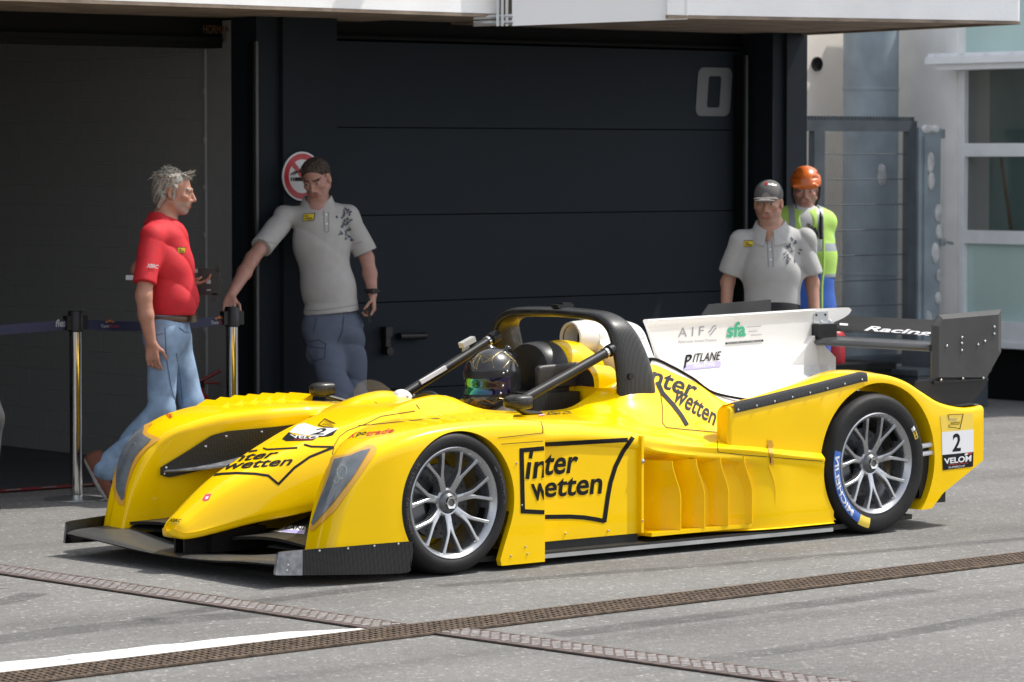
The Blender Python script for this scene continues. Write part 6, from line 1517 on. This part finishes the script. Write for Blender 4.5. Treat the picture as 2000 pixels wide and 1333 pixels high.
vmesh('trousers', v, mat('charcoal_trousers', (.04, .04, .042), .85), man, of)
fa, fb = p5(-24, 1000, -.09), p5(-100, 1000, .09); fa[2] = fb[2] = .001; shoes(man, of, [(fa-rt*.08, fa+rt*.055, UP), (fb-rt*.07, fb+rt*.16, UP)], m_bs)
v = Vol(hc-.18, hc+.18, .006); L = lambda *p: hc+Rh@np.array(p); v.ell(L(0, -.022, .05), (.082, .10, .08), Rh, .01); v.ell(L(0, .085, -.01), (.085, .06, .08), Rh, .01, True); vmesh('hair', v, mat('brown_hair', (.05, .035, .025), .7), man, of, None, 1)

# ------------------------------------------------------------------ driver in the cockpit
drv = thing('person', 'racing driver in black helmet with mirrored visor seated in the yellow car', 'person', (1.02, YC, .30)); of = np.array(drv.location)
hc = np.array([.985, YC, .772]); Rh = frame(np.array([-1, -.10, -.05])); L = lambda *p: hc+Rh@np.array(p)
v = Vol((.45, YC-.34, .28), (1.32, YC+.34, 1.0), .0075)
head(v, hc, Rh, .95); v.cap(L(0, -.02, -.10), (1.04, YC, .62), .06, .07, k=.03); v.cap((1.06, YC, .60), (1.12, YC, .36), .14, .14, k=.05)
for s_ in (-1, 1):
    v.cap((1.06, YC+s_*.17, .585), (.86, YC+s_*.25, .50), .055, .048, k=.03); v.cap((.86, YC+s_*.25, .50), (.64, YC+s_*.15, .62), .046, .035, k=.02); hand(v, (.64, YC+s_*.15, .62), (-.8, 0, .5), (-.3, -s_, 0), (0, -s_*.3, 1), 1.2, .4, 1.05)
vmesh('body', v, [mat('white_race_suit', (.30, .30, .31), .8, noise=.1)], drv, of)
m_glv = mat('white_glove', (.62, .62, .62), .75)
for s_ in (-1, 1):
    v = Vol((.44, YC-.30, .56), (.66, YC+.30, .82), .0055); v.ell((.545, YC-.02+s_*.155, .694 if s_ > 0 else .672), (.052, .045, .050), None, .02); v.cap((.56, YC-.02+s_*.155, .68), (.64, YC+s_*.16, .62), .045, .04, k=.03)
    for q in range(4): v.cap((.51+.002*q, YC-.02+s_*.155-.032+.021*q, .705), (.488, YC-.02+s_*.155-.034+.022*q, .665), .0125, .011, k=.005)
    vmesh('glove', v, [m_glv, m_inkr], drv, of, (lambda C: ((np.sin(C[:, 0]*150+C[:, 2]*90) > .35)).astype(int)) if s_ < 0 else (lambda C: np.zeros(len(C))))

v = Vol(hc-.22, hc+.22, .0050)
v.ell(L(0, -.012, .020), (.128, .152, .138), Rh, .01); v.ell(L(0, .055, -.078), (.098, .100, .075), Rh, .03); v.ell(L(0, -.02, -.06), (.122, .13, .09), Rh, .03); v.plane_cut(L(0, 0, -.138), -(Rh@np.array([0, .1, 1.])))
v.cap(L(.06, -.06, .152), L(.02, -.15, .10), .016, k=.02); v.cap(L(-.06, -.06, .152), L(-.02, -.15, .10), .016, k=.02)
def helm(C):
    q = (C-hc)@Rh; x, y, z = q.T; m = np.zeros(len(C)); m[(y > -.02) & (z > -.062) & (z < .060)] = 2; m[(y > -.005) & (z > -.052) & (z < .026)] = 1
    return m
m_visor = bpy.data.materials.new('mirror_visor'); m_visor.use_nodes = True; N, LK = nodes(m_visor); b = N['Principled BSDF']
co = N.new('ShaderNodeTexCoord'); sx = N.new('ShaderNodeSeparateXYZ'); rp = N.new('ShaderNodeValToRGB'); mr = N.new('ShaderNodeMapRange'); LK.new(co.outputs['Object'], sx.inputs[0]); LK.new(sx.outputs['Y'], mr.inputs[0])
mr.inputs[1].default_value = .12; mr.inputs[2].default_value = -.14; LK.new(mr.outputs[0], rp.inputs[0]); e = rp.color_ramp.elements
e[0].position = 0; e[0].color = (.02, .03, .03, 1); e[1].position = 1; e[1].color = (.02, .01, .05, 1)
for ps, c_ in ((.36, (.02, .03, .03, 1)), (.41, (.10, .45, .14, 1)), (.55, (.06, .40, .22, 1)), (.68, (.012, .12, .15, 1)), (.86, (.02, .015, .08, 1))):
    q = e.new(ps); q.color = c_
LK.new(rp.outputs[0], b.inputs['Base Color']); b.inputs['Metallic'].default_value = .7; b.inputs['Roughness'].default_value = .12; b.inputs['Coat Weight'].default_value = .6
hel = vmesh('helmet', v, [mat('helmet_black', (.016, .017, .019), .22, coat=.6, noise=.3, nscale=30), m_visor, m_blk], drv, of, helm)
rs = np.random.RandomState(11); nodes_ = [L(-.13*math.cos(a)*math.cos(b_), -.012+.154*math.sin(a)*math.cos(b_), .02+.140*math.sin(b_)) for a, b_ in zip(rs.uniform(-.5, 2.0, 22), rs.uniform(.32, 1.1, 22))]
low_ = [L(-.118*math.cos(a), .03+.125*math.sin(a), z) for a, z in zip(rs.uniform(-.2, 1.6, 22), rs.uniform(-.115, -.06, 22))]
tree = local_tree(hel); mb = MB()
def gold(Ps, dm):
    for i, a_ in enumerate(Ps):
        for j in range(i):
            if np.linalg.norm(a_-Ps[j]) < dm and rs.rand() < .5:
                seg = []
                for t in np.linspace(0, 1, 5):
                    h = tree.find_nearest(Vector(a_*(1-t)+Ps[j]*t-of)); seg.append(np.array(h[0])+np.array(h[1])*.0012)
                mb.tube(seg, .0009, 4)
gold(nodes_, .075); gold(low_, .05)
for a_ in nodes_[:14]: h = tree.find_nearest(Vector(a_-of)); mb.ball(h[0], .0035, 0, 5)
mb.build('gold_lines', [mat('gold_print', (.40, .31, .14), .35, metal=.7)], hel)
mb = MB()
for p in ((-.118, .035, .045), (-.122, .012, .052), (-.118, .04, -.015), (-.112, .05, -.05)): mb.ball(np.array(tree.find_nearest(Vector(L(*p)-of))[0]), .006, 0, 6)
mb.each('visor_screw', [m_alu], hel)
mb = MB()
for s_ in (-1, 1): mb.box(np.array([1.10, YC+s_*.085, .655])-of, (.16, .06, .03), 0, Matrix.Rotation(R(20), 3, 'Y'))
mb.build('head_restraint', [m_carb2], drv, smooth=False)

# ------------------------------------------------------------------ barrier posts, extinguisher
m_belt = mat('navy_belt', (.014, .016, .055), .6)
def post(x, y, label, to):
    t = thing('barrier_post', label, 'barrier post', (x, y, 0), 'barrier posts at the garage door')
    MB().lathe([(0, .022), (.06, .020), (.15, .010), (.172, .006), (.172, .0)], (0, 0, 0), 'z', 48).build('base', [m_alu], t)
    MB().lathe([(.034, .015), (.034, .93), (0, .93)], (0, 0, 0), 'z', 32).build('pole', [m_steel], t)
    mb = MB().lathe([(.036, .90), (.041, .905), (.041, 1.005), (.036, 1.012), (0, 1.012)], (0, 0, 0), 'z', 32); d = unit(np.array([to[0]-x, to[1]-y, 0])); mb.box(np.array([0, 0, .95])+d*.045, (.04, .04, .075)); mb.box(np.array([0, 0, .95])-d*.045, (.04, .04, .075)); mb.build('belt_head', [m_blk], t)
    L_ = math.hypot(to[0]-x, to[1]-y); n_ = 20; G = []
    for k in range(n_+1): s_ = k/n_; q = d*L_*s_; sag = -.028*4*s_*(1-s_)*min(1, L_); G.append([(q[0], q[1], .972+sag), (q[0], q[1], .920+sag)])
    bl = MB().grid(G).grid([[(p[0]+d[1]*.0015, p[1]-d[0]*.0015, p[2]) for p in r] for r in G]).build('belt', [m_belt], t, smooth=False)
    return t, bl, d, L_
t1_, b1_, d1_, L1_ = post(.669, 4.03, 'chrome barrier post with black head at left, nearer the picture edge', (-1.1, 4.12))
t2_, b2_, d2_, L2_ = post(1.646, 3.953, 'chrome barrier post under the hand of the leaning man', (.669, 4.03))
def belt_text(bl, s_, org, d, a0, a1, z0, z1, m, base):
    tv, tf = flat_text(s_, shear=.15, bold=.02); tv = fit(tv, a0, a1, z0, z1); nn = np.array([-d[1], d[0], 0]); nn = nn if nn[1] < 0 else -nn
    return obj('lettering', [d*a_+UP*b_+nn*.004 for a_, b_ in tv], tf, [m], bl, smooth=False)
ex = np.array([1., -.05, 0]); ex /= np.linalg.norm(ex)
belt_text(b1_, 'flex', None, ex, -.125, -.045, .930, .970, m_inkgr, None)
m_dim = mat('dull_red_print', (.25, .02, .04), .6); m_dimo = mat('dull_orange_print', (.35, .12, .02), .6)
for o0, sgn in ((-.84, 1), (-.14, 1)):
    belt_text(b2_, 'Toro', None, ex, o0, o0+.05, .918, .937, m_inkgr, None); belt_text(b2_, 'Rosso', None, ex, o0+.055, o0+.115, .918, .937, m_dim, None)
    mb = MB(); nn = np.array([ex[1], -ex[0], 0]); 
    for dx, dz, r0 in ((.055, .955, .011), (.035, .950, .008), (.076, .950, .008)): mb.add([ex*(o0+dx+r0*math.cos(q))+nn*.004+UP*(dz+r0*.7*math.sin(q)) for q in np.linspace(0, 2*np.pi, 11)[:-1]], [tuple(range(10))])
    mb.build('emblem', [m_dimo], b2_, smooth=False)
ex_ = thing('fire_extinguisher', 'red fire extinguisher with black horn standing inside the open garage', 'fire extinguisher', (2.06, 4.86, 0))
MB().lathe([(0, .01), (.07, .01), (.075, .03), (.075, .40), (.06, .45), (.028, .475), (.028, .50), (0, .50)], (0, 0, 0), 'z', 32).build('cylinder', [mat('red_enamel', (.30, .015, .015), .3, coat=.4)], ex_)
mb = MB().box((0, 0, .52), (.05, .04, .04)).tube([(-.02, 0, .53), (.05, -.02, .56), (.12, -.05, .60)], .011, 8, 1).tube([(-.02, 0, .52), (.06, -.02, .53), (.12, -.04, .525)], .009, 8, 1)
mb.build('valve', [m_blk, mat('dark_red_lever', (.16, .012, .012), .4)], ex_)
mb = MB().tube([(-.02, 0, .52), (-.08, -.03, .56), (-.14, -.05, .56), (-.20, -.07, .56)], [.016, .018, .028, .042], 12); mb.build('horn', [m_blk], ex_)
